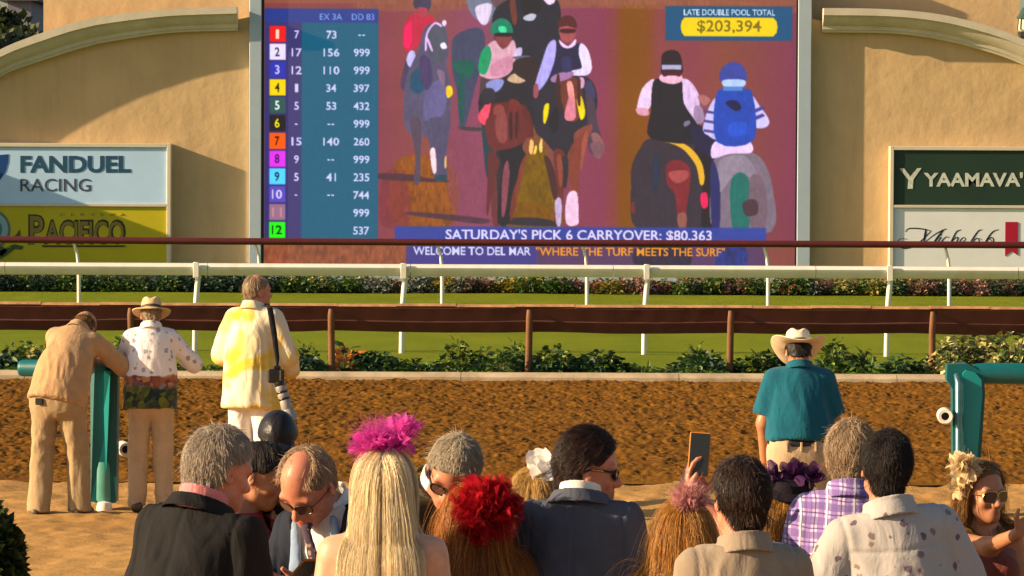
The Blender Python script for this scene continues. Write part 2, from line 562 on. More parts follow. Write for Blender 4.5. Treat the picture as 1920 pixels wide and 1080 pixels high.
# ------------------------------------------------------------------ the picture on the video screen
SX0, SX1, SY0, SY1, SS = 493, 1495, -66, 502, 2
CW, CH = (SX1-SX0)*SS, (SY1-SY0)*SS
canvas = np.zeros((CH, CW, 3), dtype=np.float32)
def fillpoly(pts, colr, soft=0, alpha=1.0, texture=0.0, seed=0):
    p = (np.array(pts, float) - (SX0, SY0))*SS
    x0, y0 = np.floor(p.min(0)-2).astype(int); x1, y1 = np.ceil(p.max(0)+2).astype(int)
    x0, y0, x1, y1 = max(x0, 0), max(y0, 0), min(x1, CW), min(y1, CH)
    if x1 <= x0 or y1 <= y0: return
    Y, X = np.mgrid[y0:y1, x0:x1]; X = X + .5; Y = Y + .5
    ins = np.zeros(X.shape, bool)
    for (ax, ay), (bx, by) in zip(p, np.roll(p, -1, 0)):
        if ay == by: continue
        ins ^= ((ay > Y) != (by > Y)) & (X < (bx-ax)*(Y-ay)/(by-ay)+ax)
    a = ins.astype(np.float32)
    for _ in range(soft):
        q = np.pad(a, 2, mode='edge')
        a = (q[:-4, 2:-2]+q[4:, 2:-2]+q[2:-2, :-4]+q[2:-2, 4:]+q[2:-2, 2:-2]*2+q[1:-3, 2:-2]+q[3:-1, 2:-2])/8
    c = np.array(colr, np.float32)/255
    if texture:
        n = (fbm(np.stack([X*.12, Y*.05, X*0+seed], -1), seed, 3) + .6*fbm(np.stack([X*.02, Y*.025, X*0+seed], -1), seed+9, 2))[..., None]
        c = c*(1 + texture*n)
    a = (a*alpha)[..., None]
    canvas[y0:y1, x0:x1] = canvas[y0:y1, x0:x1]*(1-a) + a*c
def smooth_closed(pts, it=2):
    p = np.array(pts, float)
    for _ in range(it):
        q, a, b = np.roll(p, -1, 0), np.roll(p, 1, 0), np.roll(p, -2, 0)
        p = np.stack([p, (9*(p+q) - a - b)/16], 1).reshape(-1, 2)
    return p
def blob(pts, colr, tex=.05, soft=1, alpha=1.0): fillpoly(smooth_closed(pts, 2), colr, soft, alpha, tex, int(abs(pts[0][0])) % 97)
def rect(x0, y0, x1, y1, colr, soft=0, alpha=1.0, tex=0): fillpoly([(x0,y0),(x1,y0),(x1,y1),(x0,y1)], colr, soft, alpha, tex)
def words(s, x0, y0, x1, y1, colr, bold=.012):
    Q, T = text_fit(s, x0, y0, x1, y1, bold)
    c = np.array(colr, np.float32)/255
    p = (Q - (SX0, SY0))*SS
    for t in T:
        tri = p[t]
        xa, ya = np.floor(tri.min(0)).astype(int); xb, yb = np.ceil(tri.max(0)).astype(int)+1
        xa, ya = max(xa, 0), max(ya, 0)
        if xb <= xa or yb <= ya: continue
        Y, X = np.mgrid[ya:yb, xa:xb]; X = X+.5; Y = Y+.5
        (x1, y1), (x2, y2), (x3, y3) = tri
        d = (y2-y3)*(x1-x3)+(x3-x2)*(y1-y3)
        if abs(d) < 1e-9: continue
        a = ((y2-y3)*(X-x3)+(x3-x2)*(Y-y3))/d; b = ((y3-y1)*(X-x3)+(x1-x3)*(Y-y3))/d
        m = (a >= -.02) & (b >= -.02) & (a+b <= 1.02)
        canvas[ya:yb, xa:xb][m[:canvas.shape[0]-ya, :canvas.shape[1]-xa]] = c
# sandy walking ring seen through the camera: broad colour bands
xs = np.linspace(SX0, SX1, CW); ys = np.linspace(SY0, SY1, CH)
kx = [493, 715, 770, 810, 850, 900, 960, 1010, 1060, 1130, 1155, 1170, 1205, 1235, 1300, 1360, 1420, 1495]
kc = np.array([(116,60,56),(118,58,68),(122,64,66),(124,72,64),(120,66,78),(124,66,92),(114,64,66),(106,70,36),(118,58,78),(120,54,76),(118,60,54),(110,66,6),(112,68,8),(122,62,60),(118,58,66),(120,66,52),(116,60,60),(112,50,72)], float)
bg = np.stack([np.interp(xs, kx, kc[:, i]) for i in range(3)], 1)/255
Yg, Xg = np.meshgrid(ys, xs, indexing='ij')
nz = fbm(np.stack([Xg*.006, Yg*.01, Xg*0], -1), 3, 3)
canvas[:] = bg[None]*(1+.035*nz)[..., None]
rect(493, -66, 1495, 8, (132, 84, 58), 6, .8); blob([(715,0),(1200,-8),(1495,10),(1495,22),(1100,14),(715,22)], (135,86,62), .1, 5, .6)
blob([(745,300),(850,312),(850,420),(745,425)], (124,72,14), .15, 14, .85); blob([(720,330),(760,330),(770,420),(715,420)], (112,44,52), .1, 12, .7)
blob([(845,235),(912,235),(930,410),(850,395)], (122,64,84), .06, 10, .6)
blob([(985,285),(1025,280),(1045,418),(955,420)], (100,76,0), .12, 4); blob([(960,380),(1050,395),(1050,424),(955,424)], (104,70,6), .1, 6)
rect(493, 452, 1495, 502, (118, 68, 52), 6, .75); blob([(500,455),(760,455),(740,500),(500,500)], (128,76,44), .2, 8, .7)
rect(493, -66, 1495, 502, (100, 40, 70), 0, .10)
# shadows on the ring
blob([(706,326),(775,328),(800,334),(840,338),(838,342),(780,341),(706,336)], (66,40,52)); blob([(770,398),(860,404),(920,412),(905,420),(850,414),(772,404)], (70,42,58)); blob([(950,410),(1010,408),(1052,418),(1040,424),(950,420)], (40,36,46))
G = blob
# second horse behind
G([(848,80),(866,60),(898,52),(910,70),(905,120),(893,160),(874,236),(863,236),(858,170),(850,140)], (58,62,86)); G([(850,116),(888,116),(889,136),(878,146),(862,140)], (8,78,68)); G([(858,150),(872,140),(872,200),(866,236)], (18,70,70))
G([(905,230),(920,160),(905,130),(900,190)], (70,52,60)); G([(862,238),(905,240),(900,246),(870,244)], (62,50,60))
# riders at the back
G([(878,-8),(932,-8),(926,30),(912,46),(896,38),(882,22)], (104,110,128)); G([(892,14),(922,8),(914,44),(900,42)], (206,190,212)); G([(920,-6),(965,-6),(960,20),(940,26)], (92,66,72)); G([(966,-6),(980,-6),(978,10),(968,10)], (204,170,200))
G([(924,30),(944,4),(980,-6),(1042,-4),(1052,40),(1046,100),(1016,190),(990,262),(960,210),(930,80)], (30,31,44)); G([(978,-8),(1010,-8),(1015,18),(1000,28),(982,24)], (24,24,32)); G([(982,32),(996,25),(1006,28),(1000,38),(986,38)], (176,176,192)); G([(1018,-6),(1038,-6),(1040,4),(1028,8)], (232,200,226)); G([(956,2),(966,0),(970,40),(962,44)], (96,50,44))
# grey horse with the red rider
G([(757,92),(758,50),(770,30),(788,24),(808,30),(818,44),(806,66),(786,86),(770,96)], (166,34,64)); G([(758,84),(760,52),(772,44),(772,80),(766,92)], (216,16,88)); G([(775,8),(783,-8),(802,-8),(809,8),(802,22),(784,20)], (58,50,72)); G([(782,16),(800,16),(802,30),(788,32)], (150,58,74))
G([(752,160),(764,108),(776,100),(778,124),(766,170)], (62,54,78)); G([(763,112),(770,96),(779,100),(777,122),(768,126)], (186,180,232))
G([(786,90),(797,52),(820,42),(836,50),(842,96),(838,122),(846,160),(846,210),(838,250),(770,252),(758,205),(762,150),(778,110)], (78,72,96)); G([(802,60),(826,48),(838,70),(836,110),(820,120),(804,100)], (72,74,88)); G([(772,140),(790,128),(800,160),(786,176),(772,168)], (22,66,90)); G([(800,170),(830,150),(838,200),(815,232),(796,220)], (92,86,124)); G([(790,105),(806,112),(812,150),(800,170),(788,140)], (64,52,88))
for a in ([(797,94),(800,62),(816,42),(829,48),(827,51),(816,46),(803,64),(801,92)], [(800,74),(804,73),(812,94),(809,95)]): G(a, (214,176,222), 0)
G([(829,44),(833,38),(838,42),(834,50)], (226,200,220), 0); G([(826,84),(834,80),(839,90),(830,92)], (226,216,240), 0); G([(838,164),(847,162),(850,176),(840,184)], (238,188,40), .05); G([(820,132),(834,136),(834,158),(828,156)], (120,96,120))
G([(770,225),(790,228),(790,290),(789,342),(778,342),(780,290)], (76,62,78)); G([(800,228),(842,226),(838,290),(839,334),(816,336),(812,290)], (74,68,94)); G([(808,284),(817,280),(820,320),(813,323)], (236,204,212), .05); G([(836,294),(839,296),(838,316),(835,312)], (210,170,110), .05); G([(820,330),(838,328),(838,338),(818,338)], (26,60,72))
# bay horse, green cap rider
G([(900,180),(938,158),(992,160),(1004,210),(986,290),(950,270),(908,235)], (30,30,40)); G([(903,222),(918,196),(984,196),(1002,250),(990,286),(958,330),(930,332),(914,280)], (84,32,36)); G([(926,206),(946,200),(950,250),(936,270)], (124,60,58)); G([(955,190),(978,196),(980,250),(962,262)], (96,36,40))
G([(905,232),(918,240),(926,300),(926,344),(914,330),(908,280)], (30,54,60)); G([(922,290),(940,280),(934,350),(940,420),(926,418),(922,350)], (92,44,50)); G([(936,262),(988,258),(978,300),(962,340),(954,418),(940,420),(934,350)], (40,36,46)); G([(975,290),(985,284),(972,370),(962,412),(956,400)], (96,46,40)); G([(944,320),(952,310),(950,400),(944,396)], (128,70,84))
G([(898,216),(922,186),(914,230),(905,232)], (226,76,98), .08)
G([(900,134),(910,92),(930,76),(944,92),(963,74),(969,104),(956,138),(925,148),(906,144)], (202,156,172)); G([(924,120),(962,104),(956,136),(924,142)], (186,128,150)); G([(898,132),(903,98),(917,86),(922,106),(912,138)], (2,128,86)); G([(912,158),(930,148),(946,152),(936,170),(920,172)], (134,138,190)); G([(905,170),(925,166),(930,185),(912,196)], (40,36,50)); G([(968,92),(980,90),(976,110),(966,108)], (196,180,214))
G([(921,62),(924,44),(940,34),(957,42),(962,62),(944,68)], (8,106,84)); G([(936,50),(948,50),(950,60),(938,60)], (60,190,140)); G([(930,66),(960,66),(955,84),(945,91),(935,84)], (112,56,60)); G([(930,62),(962,62),(960,68),(932,68)], (30,24,34))
G([(952,150),(964,138),(980,140),(988,150),(972,156)], (186,156,126), .08)
G([(939,276),(989,266),(982,308),(964,358),(958,400),(957,418),(935,418),(939,358),(943,308)], (27,26,36)); G([(918,284),(938,302),(931,333),(922,375),(918,402),(914,396),(916,340)], (84,38,42)); G([(944,330),(953,300),(957,330),(950,396),(943,402)], (120,64,78)); G([(975,318),(986,292),(990,290),(976,352),(968,380)], (110,52,44))
G([(912,226),(940,214),(975,214),(996,236),(984,266),(950,280),(920,276)], (92,38,42)); G([(935,208),(950,214),(952,262),(938,266),(930,240)], (122,62,62)); G([(956,214),(962,214),(962,258),(957,256)], (50,24,28)); G([(968,212),(974,214),(972,256),(967,252)], (58,26,30))
G([(982,276),(988,262),(998,258),(996,262),(988,268),(986,282)], (236,214,196), 0); G([(1000,286),(1006,272),(1009,276),(1006,288)], (238,190,90), 0); G([(1013,270),(1018,258),(1019,282),(1014,284)], (226,190,120), 0)
G([(965,106),(992,104),(994,112),(966,110)], (84,88,104)); G([(968,112),(1008,110),(1012,160),(986,150),(964,134)], (40,30,36))
# chestnut horse, waistcoat rider
G([(1006,170),(1038,140),(1104,144),(1122,190),(1106,240),(1064,300),(1022,262),(1004,240)], (36,34,46)); G([(1046,148),(1086,148),(1092,200),(1082,226),(1066,220),(1054,190)], (96,48,42)); G([(1064,156),(1075,156),(1081,206),(1079,222),(1062,222),(1068,190)], (212,140,134), .06); G([(1070,178),(1080,200),(1078,224),(1060,220)], (206,124,140), .06)
G([(1100,172),(1116,190),(1122,230),(1134,276),(1122,290),(1106,280),(1104,230)], (66,52,66)); G([(1110,252),(1124,250),(1136,276),(1122,282)], (126,84,86)); G([(1078,250),(1112,232),(1104,262),(1088,284)], (120,62,56)); G([(982,270),(996,256),(1004,268),(1000,290),(986,286)], (112,66,50)); G([(996,262),(1002,266),(1000,288),(994,284)], (236,176,110), 0)
G([(1020,222),(1022,198),(1031,194),(1029,216),(1023,232)], (214,190,0), .08); G([(1083,186),(1092,180),(1099,212),(1091,224),(1086,206)], (222,192,0), .08)
G([(1040,282),(1062,290),(1059,360),(1054,416),(1042,412),(1044,340)], (92,42,40)); G([(1066,288),(1096,248),(1092,300),(1086,360),(1086,420),(1068,420),(1070,350)], (112,54,46)); G([(1056,294),(1068,300),(1064,350),(1056,340)], (40,36,44))
G([(1066,366),(1084,360),(1087,400),(1086,420),(1064,418)], (226,188,212), .05); G([(1043,376),(1055,374),(1054,420),(1046,420)], (176,156,186), .08)
G([(1042,82),(1055,84),(1078,84),(1091,82),(1094,126),(1062,138),(1030,142)], (32,30,58)); G([(1029,82),(1043,76),(1041,112),(1026,152),(1008,172),(1004,160),(1017,116)], (170,160,224), .06); G([(1002,160),(1010,158),(1010,180),(1002,182)], (136,72,84)); G([(1090,80),(1104,94),(1111,126),(1101,140),(1074,140),(1075,131),(1092,126),(1086,100)], (218,204,246), .06)
G([(1034,146),(1050,136),(1076,134),(1070,146),(1040,154)], (150,110,150)); G([(1086,146),(1096,146),(1096,162),(1088,164)], (200,150,180))
G([(1050,50),(1080,50),(1077,72),(1065,79),(1053,72)], (144,74,78)); G([(1052,54),(1079,54),(1077,61),(1054,61)], (56,20,30)); G([(1046,50),(1051,34),(1065,28),(1078,34),(1082,52),(1064,48)], (74,30,36)); G([(1049,74),(1066,86),(1080,72),(1079,84),(1066,90),(1054,86)], (222,192,222), .05)
G([(1022,292),(1034,300),(1044,330),(1048,366),(1040,372),(1030,330)], (60,34,38)); G([(1046,296),(1054,292),(1058,330),(1052,350)], (124,62,54)); G([(1094,262),(1104,244),(1098,290),(1090,320)], (140,74,60)); G([(1030,222),(1046,200),(1050,232),(1040,250)], (24,24,34)); G([(1096,160),(1108,150),(1118,176),(1110,186)], (58,54,84)); G([(1108,270),(1124,264),(1136,278),(1124,298),(1116,290)], (112,76,86)); G([(1054,110),(1070,106),(1072,130),(1058,134)], (44,42,78)); G([(1044,150),(1050,140),(1054,200),(1048,200)], (58,30,32)); G([(1084,150),(1090,150),(1090,196),(1084,190)], (64,32,32))
# outrider from behind
G([(1222,258),(1290,258),(1324,300),(1334,432),(1200,432),(1186,350),(1188,306),(1204,274)], (46,38,50)); G([(1228,290),(1238,300),(1234,360),(1226,350)], (30,40,58)); G([(1300,290),(1330,250),(1345,300),(1340,430),(1318,430),(1320,340)], (24,22,30)); G([(1252,308),(1274,298),(1295,312),(1297,340),(1290,390),(1286,424),(1275,420),(1268,362),(1254,345)], (108,32,42)); G([(1256,322),(1290,318),(1292,332),(1270,342)], (146,70,72)); G([(1274,400),(1290,400),(1288,428),(1276,426)], (130,80,74)); G([(1316,364),(1328,360),(1330,384),(1320,388)], (206,30,86))
fillpoly(smooth_closed([(1243,263),(1270,262),(1300,278),(1320,308),(1323,340),(1315,343),(1308,310),(1285,280),(1262,268)]), (204,158,50), 1)
G([(1196,200),(1206,164),(1228,147),(1228,180),(1216,206),(1200,212)], (222,194,226), .06); G([(1194,202),(1214,202),(1218,214),(1200,214)], (196,140,160)); G([(1278,149),(1296,151),(1313,178),(1314,202),(1320,226),(1302,224),(1284,196)], (206,178,212), .08); G([(1304,198),(1318,200),(1322,226),(1304,228)], (146,122,150)); G([(1312,180),(1326,180),(1330,196),(1318,200)], (120,70,80))
G([(1226,152),(1244,148),(1262,153),(1280,148),(1284,192),(1310,232),(1316,266),(1222,258),(1222,210)], (24,22,33)); G([(1300,232),(1346,250),(1340,290),(1306,274)], (26,24,54))
G([(1242,138),(1276,138),(1280,150),(1262,156),(1240,150)], (222,170,192), .06); G([(1241,122),(1243,100),(1259,92),(1275,98),(1281,122),(1278,138),(1244,138)], (30,20,30)); rect(1242, 120, 1279, 129, (160,158,190), 1)
G([(1310,180),(1322,176),(1334,186),(1322,196)], (150,96,96)); G([(1284,228),(1294,224),(1296,230),(1286,236)], (110,104,130), 0); G([(1244,130),(1276,130),(1276,142),(1262,138),(1246,142)], (60,20,34)); G([(1230,300),(1234,296),(1234,340),(1230,344)], (24,44,70)); G([(1186,380),(1192,378),(1194,398),(1186,396)], (96,44,44))
# blue jockey from behind
G([(1338,302),(1366,284),(1414,284),(1440,310),(1453,360),(1450,432),(1344,432),(1336,350)], (112,98,112)); G([(1352,300),(1400,290),(1420,330),(1380,326),(1352,360)], (132,120,134)); G([(1375,332),(1396,322),(1410,350),(1406,432),(1380,432),(1372,380)], (20,92,86)); G([(1410,330),(1436,340),(1440,420),(1410,420)], (104,84,96)); G([(1336,300),(1352,340),(1352,430),(1338,430)], (34,36,86)); G([(1396,378),(1420,372),(1424,398),(1402,402)], (64,44,54))
G([(1336,292),(1342,264),(1390,256),(1411,266),(1411,284),(1372,286),(1346,294)], (218,190,228), .05)
G([(1320,240),(1330,202),(1346,184),(1350,256),(1330,252)], (188,178,226), .05); G([(1411,178),(1426,196),(1444,222),(1438,236),(1414,232)], (192,182,230), .05)
for y in (204, 222, 240): fillpoly([(1322,y),(1347,y+4),(1347,y+9),(1321,y+5)], (72,62,120), 1)
for y in (198, 212): fillpoly([(1413,y+6),(1432,y-2),(1437,y+3),(1414,y+13)], (64,58,128), 1)
G([(1344,178),(1362,164),(1396,164),(1413,176),(1416,260),(1346,264)], (28,64,150)); G([(1362,190),(1382,186),(1392,200),(1380,206)], (14,18,60)); G([(1370,230),(1400,228),(1400,250),(1370,252)], (34,76,176))
G([(1353,150),(1355,126),(1375,114),(1396,124),(1399,150)], (54,64,136)); G([(1358,148),(1397,148),(1394,161),(1361,161)], (166,186,238), .05); rect(1358, 160, 1394, 168, (80,120,180), 1)
# betting table
rect(497, 18, 710, 452, (6, 80, 104), 2); rect(497, 18, 566, 452, (56, 46, 96), 5, .95); rect(497, 18, 710, 44, (40, 54, 118), 2)
words('EX 3A', 600, 27, 642, 39, (112,142,204), .006); words('DD 83', 660, 27, 702, 39, (112,142,204), .006)
sq = [(202,30,26),(216,206,242),(52,52,152),(244,190,22),(50,78,72),(34,26,26),(248,88,22),(204,62,212),(92,192,252),(88,74,166),(138,104,124),(42,222,22)]
nc = [(250,200,180),(34,34,60),(180,180,236),(40,34,10),(212,232,236),(226,202,16),(46,20,10),(66,12,80),(10,40,84),(198,190,240),(170,126,140),(10,40,10)]
c2 = ['7','17','12','1','5','-','15','9','5','-','','']; c3 = ['73','156','110','34','53','--','140','--','41','--','','']; c4 = ['--','999','999','397','432','999','260','999','235','744','999','537']
def cell(s, xc, yc, colr, h=15):
    if not s: return
    if set(s) == {'-'}:
        w = 7*len(s)
        for i in range(len(s)): rect(xc - w/2 + i*7.5, yc-.5, xc - w/2 + i*7.5 + 5.5, yc+2, colr)
        return
    w = {1: 8.5, 2: 19, 3: 30}[len(s)] if s != '1' else 5.5
    words(s, xc-w/2, yc-h/2, xc+w/2, yc+h/2, colr, .018 if s != '1' else .0)
for i in range(12):
    y = 65.5 + i*33.4
    rect(506, y-15, 536.5, y+15, sq[i], 1); cell(str(i+1), 520.5, y, nc[i], 17)
    for s_, xc in ((c2[i], 557), (c3[i], 622), (c4[i], 679)): cell(s_, xc, y+1, (196,190,232))
# pool total
rect(1249, 10, 1486, 74, (12, 70, 104), 2)
words('LATE DOUBLE POOL TOTAL', 1283, 15.5, 1454, 27, (206,214,232), .008)
fillpoly([(1284,31),(1451,31),(1457,38),(1459,48),(1457,59),(1451,66),(1284,66),(1279,59),(1277,48),(1279,38)], (228,184,12), 1)
words('$203,394', 1308, 36, 1428, 61, (110,96,20), .012)
# banner lines
rect(742, 425, 1440, 460, (42, 60, 136), 3, .92); words("SATURDAY'S PICK 6 CARRYOVER: $80,363", 838, 430, 1338, 453, (206,196,240), .016)
rect(764, 461, 1010, 500, (44, 50, 128), 5, .8); rect(1010, 461, 1440, 500, (60, 46, 96), 5, .7); G([(1200,460),(1290,460),(1290,502),(1200,502)], (28,24,44), .2, 3, .8); G([(1350,460),(1400,460),(1400,502),(1350,502)], (22,44,110), .2, 3, .8)
words('WELCOME TO DEL MAR', 777, 463, 998, 479, (196,196,236), .014); words('"WHERE THE TURF MEETS THE SURF"', 1008, 463, 1363, 479, (206,134,36), .014)
# LED scan texture
rngc = np.random.default_rng(5)
canvas *= (1 + .022*rngc.normal(0, 1, (CH//4+1, CW//4+1, 1)).repeat(4, 0).repeat(4, 1)[:CH, :CW]).astype(np.float32)
lum = canvas.mean(2, keepdims=True)
canvas = np.clip((lum + (canvas-lum)*1.16)*1.13, 0, 1)
k3 = np.pad(canvas, ((2, 2), (2, 2), (0, 0)), mode='edge')
canvas = (k3[2:-2, 2:-2]*2 + k3[:-4, 2:-2] + k3[4:, 2:-2] + k3[2:-2, :-4] + k3[2:-2, 4:] + k3[1:-3, 2:-2] + k3[3:-1, 2:-2])/8
stepx = 1.25
gx = np.arange(SX0, SX1+.1, stepx); gy = np.arange(SY0, SY1+.1, stepx)
ix = np.clip(((gx-SX0)*SS).astype(int), 0, CW-1); iy = np.clip(((gy-SY0)*SS).astype(int), 0, CH-1)
img = canvas[np.ix_(iy, ix)]
SCY = WY - .12
c00, c10, c01 = P(SX0, SY0, SCY), P(SX1, SY0, SCY), P(SX0, SY1, SCY)
U = (gx-SX0)/(SX1-SX0); W = (gy-SY0)/(SY1-SY0)
# the board hangs level: only the in-picture roll of the camera is removed
Vx = c00.x + U[None, :]*(c10.x-c00.x) + 0*W[:, None]; Vz = P(960, SY0, SCY).z + W[:, None]*(P(960, SY1, SCY).z - P(960, SY0, SCY).z) + 0*U[None, :]
Vv = np.stack([Vx, np.full_like(Vx, SCY-WY), Vz], -1).reshape(-1, 3)
g = np.arange(len(gx)*len(gy)).reshape(len(gy), len(gx))
Fq = np.stack([g[:-1, :-1], g[1:, :-1], g[1:, 1:], g[:-1, 1:]], -1).reshape(-1, 4)
lc = np.where(img <= .04045, img/12.92, ((img+.055)/1.055)**2.4).reshape(-1, 3)
m, nt, b = new_mat('lit video panel')
a = N(nt, 'ShaderNodeAttribute', attribute_name='col')
nt.links.new(a.outputs['Color'], b.inputs['Emission Color'])
b.inputs['Emission Strength'].default_value = 1.0/EXPOSURE_GAIN
b.inputs['Base Color'].default_value = (.012, .012, .014, 1); b.inputs['Roughness'].default_value = .7
mesh_np('display', Vv, Fq, m, scr, lc, smooth=False)
mb_ = MB(); mb_.box((c00.x, SCY-WY+.01, -.3), (c10.x, .4, 6.6)); mb_.build('cabinet', surf('screen cabinet', (.02, .02, .022), .7), scr)
# ------------------------------------------------------------------ implicit surfaces (bodies, clothes, hair)
class Prim:
    __slots__ = ('f', 'lo', 'hi')
    def __init__(s, f, lo, hi): s.f, s.lo, s.hi = f, np.asarray(lo, float), np.asarray(hi, float)

def cone(a, b, ra, rb, Rm=None, sy=1.0, off=0.0, cuts=()):
    """tapered capsule a->b; with Rm (columns = local axes) its local y is flattened by sy"""
    a = np.array(a, float); b = np.array(b, float)
    ra += off; rb += off
    if Rm is None: Rm = np.eye(3)
    Rm = np.asarray(Rm, float)
    d = (Rm.T @ (b - a)); d[1] /= sy
    L2 = max(float(d @ d), 1e-9)
    def f(X, Y, Z):
        x, y, z = X - a[0], Y - a[1], Z - a[2]
        u = Rm[0,0]*x + Rm[1,0]*y + Rm[2,0]*z
        v = (Rm[0,1]*x + Rm[1,1]*y + Rm[2,1]*z) / sy
        w = Rm[0,2]*x + Rm[1,2]*y + Rm[2,2]*z
        t = np.clip((u*d[0] + v*d[1] + w*d[2]) / L2, 0, 1)
        q = np.sqrt((u-t*d[0])**2 + (v-t*d[1])**2 + (w-t*d[2])**2) - (ra + (rb-ra)*t)
        if sy < 1: q = q * (.5 + .5*sy)
        for p0, n in cuts:
            q = np.maximum(q, (X-p0[0])*n[0] + (Y-p0[1])*n[1] + (Z-p0[2])*n[2])
        return q
    m = max(ra, rb)
    return Prim(f, np.minimum(a, b) - m, np.maximum(a, b) + m)

def ell(c, r, Rm=None, off=0.0, cuts=()):
    c = np.array(c, float); r = np.array(r, float) + off
    Rm = np.eye(3) if Rm is None else np.asarray(Rm, float)
    def f(X, Y, Z):
        x, y, z = X - c[0], Y - c[1], Z - c[2]
        u = Rm[0,0]*x + Rm[1,0]*y + Rm[2,0]*z
        v = Rm[0,1]*x + Rm[1,1]*y + Rm[2,1]*z
        w = Rm[0,2]*x + Rm[1,2]*y + Rm[2,2]*z
        k0 = np.sqrt((u/r[0])**2 + (v/r[1])**2 + (w/r[2])**2)
        k1 = np.sqrt((u/r[0]**2)**2 + (v/r[1]**2)**2 + (w/r[2]**2)**2) + 1e-6
        q = np.where(k0 < .05, -r.min(), k0*(k0-1)/k1)
        for p0, n in cuts:
            q = np.maximum(q, (X-p0[0])*n[0] + (Y-p0[1])*n[1] + (Z-p0[2])*n[2])
        return q
    m = r.max()
    return Prim(f, c - m, c + m)

def axis(lo, hi, coarse, fine=None, spans=()):
    out = [lo]
    while out[-1] < hi:
        x = out[-1]; s = coarse
        for a, b in spans:
            if a - coarse <= x <= b: s = fine
        out.append(x + s)
    return np.array(out, dtype=np.float32)

class Vol:
    FAR = .12
    def __init__(s, lo, hi, coarse, fine=None, boxes=()):
        s.ax = [axis(lo[i], hi[i], coarse, fine, [(b[0][i], b[1][i]) for b in boxes]) for i in range(3)]
        s.d = np.full([len(a) for a in s.ax], s.FAR, dtype=np.float32)
    def _blk(s, lo, hi, pad):
        sl = []
        for i in range(3):
            a = int(np.searchsorted(s.ax[i], lo[i]-pad)); b = int(np.searchsorted(s.ax[i], hi[i]+pad))
            a = max(a-1, 0); b = min(b+1, len(s.ax[i]))
            if b <= a: return None, None
            sl.append(slice(a, b))
        X = s.ax[0][sl[0]][:, None, None]; Y = s.ax[1][sl[1]][None, :, None]; Z = s.ax[2][sl[2]][None, None, :]
        return tuple(sl), (X, Y, Z)
    def add(s, p, k=0.0, fn=None):
        sl, g = s._blk(p.lo, p.hi, .05)
        if sl is None: return s
        q = p.f(*g)
        if fn is not None: q = fn(q, *g)
        q = q.astype(np.float32); cur = s.d[sl]
        if k > 0:
            h = np.maximum(k - np.abs(cur - q), 0) / k
            s.d[sl] = np.minimum(cur, q) - h*h*k*.25
        else: s.d[sl] = np.minimum(cur, q)
        return s
    def adds(s, ps, k=0.0):
        for p in ps: s.add(p, k)
        return s
    def sub(s, p, k=.0):
        sl, g = s._blk(p.lo, p.hi, .03)
        if sl is None: return s
        q = -p.f(*g).astype(np.float32); cur = s.d[sl]
        if k > 0:
            h = np.maximum(k - np.abs(cur - q), 0) / k
            s.d[sl] = np.maximum(cur, q) + h*h*k*.25
        else: s.d[sl] = np.maximum(cur, q)
        return s
    def cut(s, p0, n):
        X = s.ax[0][:, None, None]; Y = s.ax[1][None, :, None]; Z = s.ax[2][None, None, :]
        n = np.asarray(n, float); n = n/np.linalg.norm(n)
        s.d = np.maximum(s.d, ((X-p0[0])*n[0] + (Y-p0[1])*n[1] + (Z-p0[2])*n[2]).astype(np.float32))
        return s
    def mesh(s):
        d = s.d; sg = d < 0
        u = sg.view(np.uint8)
        c = (u[:-1,:-1,:-1]+u[1:,:-1,:-1]+u[:-1,1:,:-1]+u[:-1,:-1,1:]+u[1:,1:,:-1]+u[1:,:-1,1:]+u[:-1,1:,1:]+u[1:,1:,1:])
        ii, jj, kk = np.nonzero((c > 0) & (c < 8))
        n = len(ii)
        idx = np.full(c.shape, -1, dtype=np.int32); idx[ii, jj, kk] = np.arange(n)
        pos = np.zeros((n, 3), dtype=np.float32); cnt = np.zeros(n, dtype=np.float32)
        for a in ((0,0,0),(1,0,0),(0,1,0),(0,0,1),(1,1,0),(1,0,1),(0,1,1)):
            for ax in range(3):
                if a[ax]: continue
                b = list(a); b[ax] = 1
                da = d[ii+a[0], jj+a[1], kk+a[2]]; db = d[ii+b[0], jj+b[1], kk+b[2]]
                cr = (da < 0) != (db < 0)
                t = np.where(cr, da/np.where(cr, da-db, 1), 0)
                for q in range(3): pos[:, q] += np.where(cr, a[q] + (t if q == ax else 0), 0)
                cnt += cr
        pos /= np.maximum(cnt, 1)[:, None]
        pos += np.stack([ii, jj, kk], 1)
        V = np.stack([np.interp(pos[:, q], np.arange(len(s.ax[q])), s.ax[q]) for q in range(3)], 1)
        Fs = []
        def emit(m, quad):
            i, j, k = np.nonzero(m[0] != m[1])
            ins = m[0][i, j, k]
            Q = np.stack(quad(i, j, k), 1)
            Q = np.where(ins[:, None], Q, Q[:, ::-1])
            Fs.append(Q[(Q >= 0).all(1)])
        emit((sg[:-1,1:-1,1:-1], sg[1:,1:-1,1:-1]), lambda i,j,k: [idx[i,j,k], idx[i,j+1,k], idx[i,j+1,k+1], idx[i,j,k+1]])
        emit((sg[1:-1,:-1,1:-1], sg[1:-1,1:,1:-1]), lambda i,j,k: [idx[i,j,k], idx[i,j,k+1], idx[i+1,j,k+1], idx[i+1,j,k]])
        emit((sg[1:-1,1:-1,:-1], sg[1:-1,1:-1,1:]), lambda i,j,k: [idx[i,j,k], idx[i+1,j,k], idx[i+1,j+1,k], idx[i,j+1,k]])
        return V.astype(np.float32), np.concatenate(Fs)

def normals(V, F):
    n = np.cross(V[F[:, 2]] - V[F[:, 0]], V[F[:, 3]] - V[F[:, 1]])
    o = np.zeros_like(V)
    for q in range(4): np.add.at(o, F[:, q], n)
    return o / np.maximum(np.linalg.norm(o, axis=1), 1e-9)[:, None]

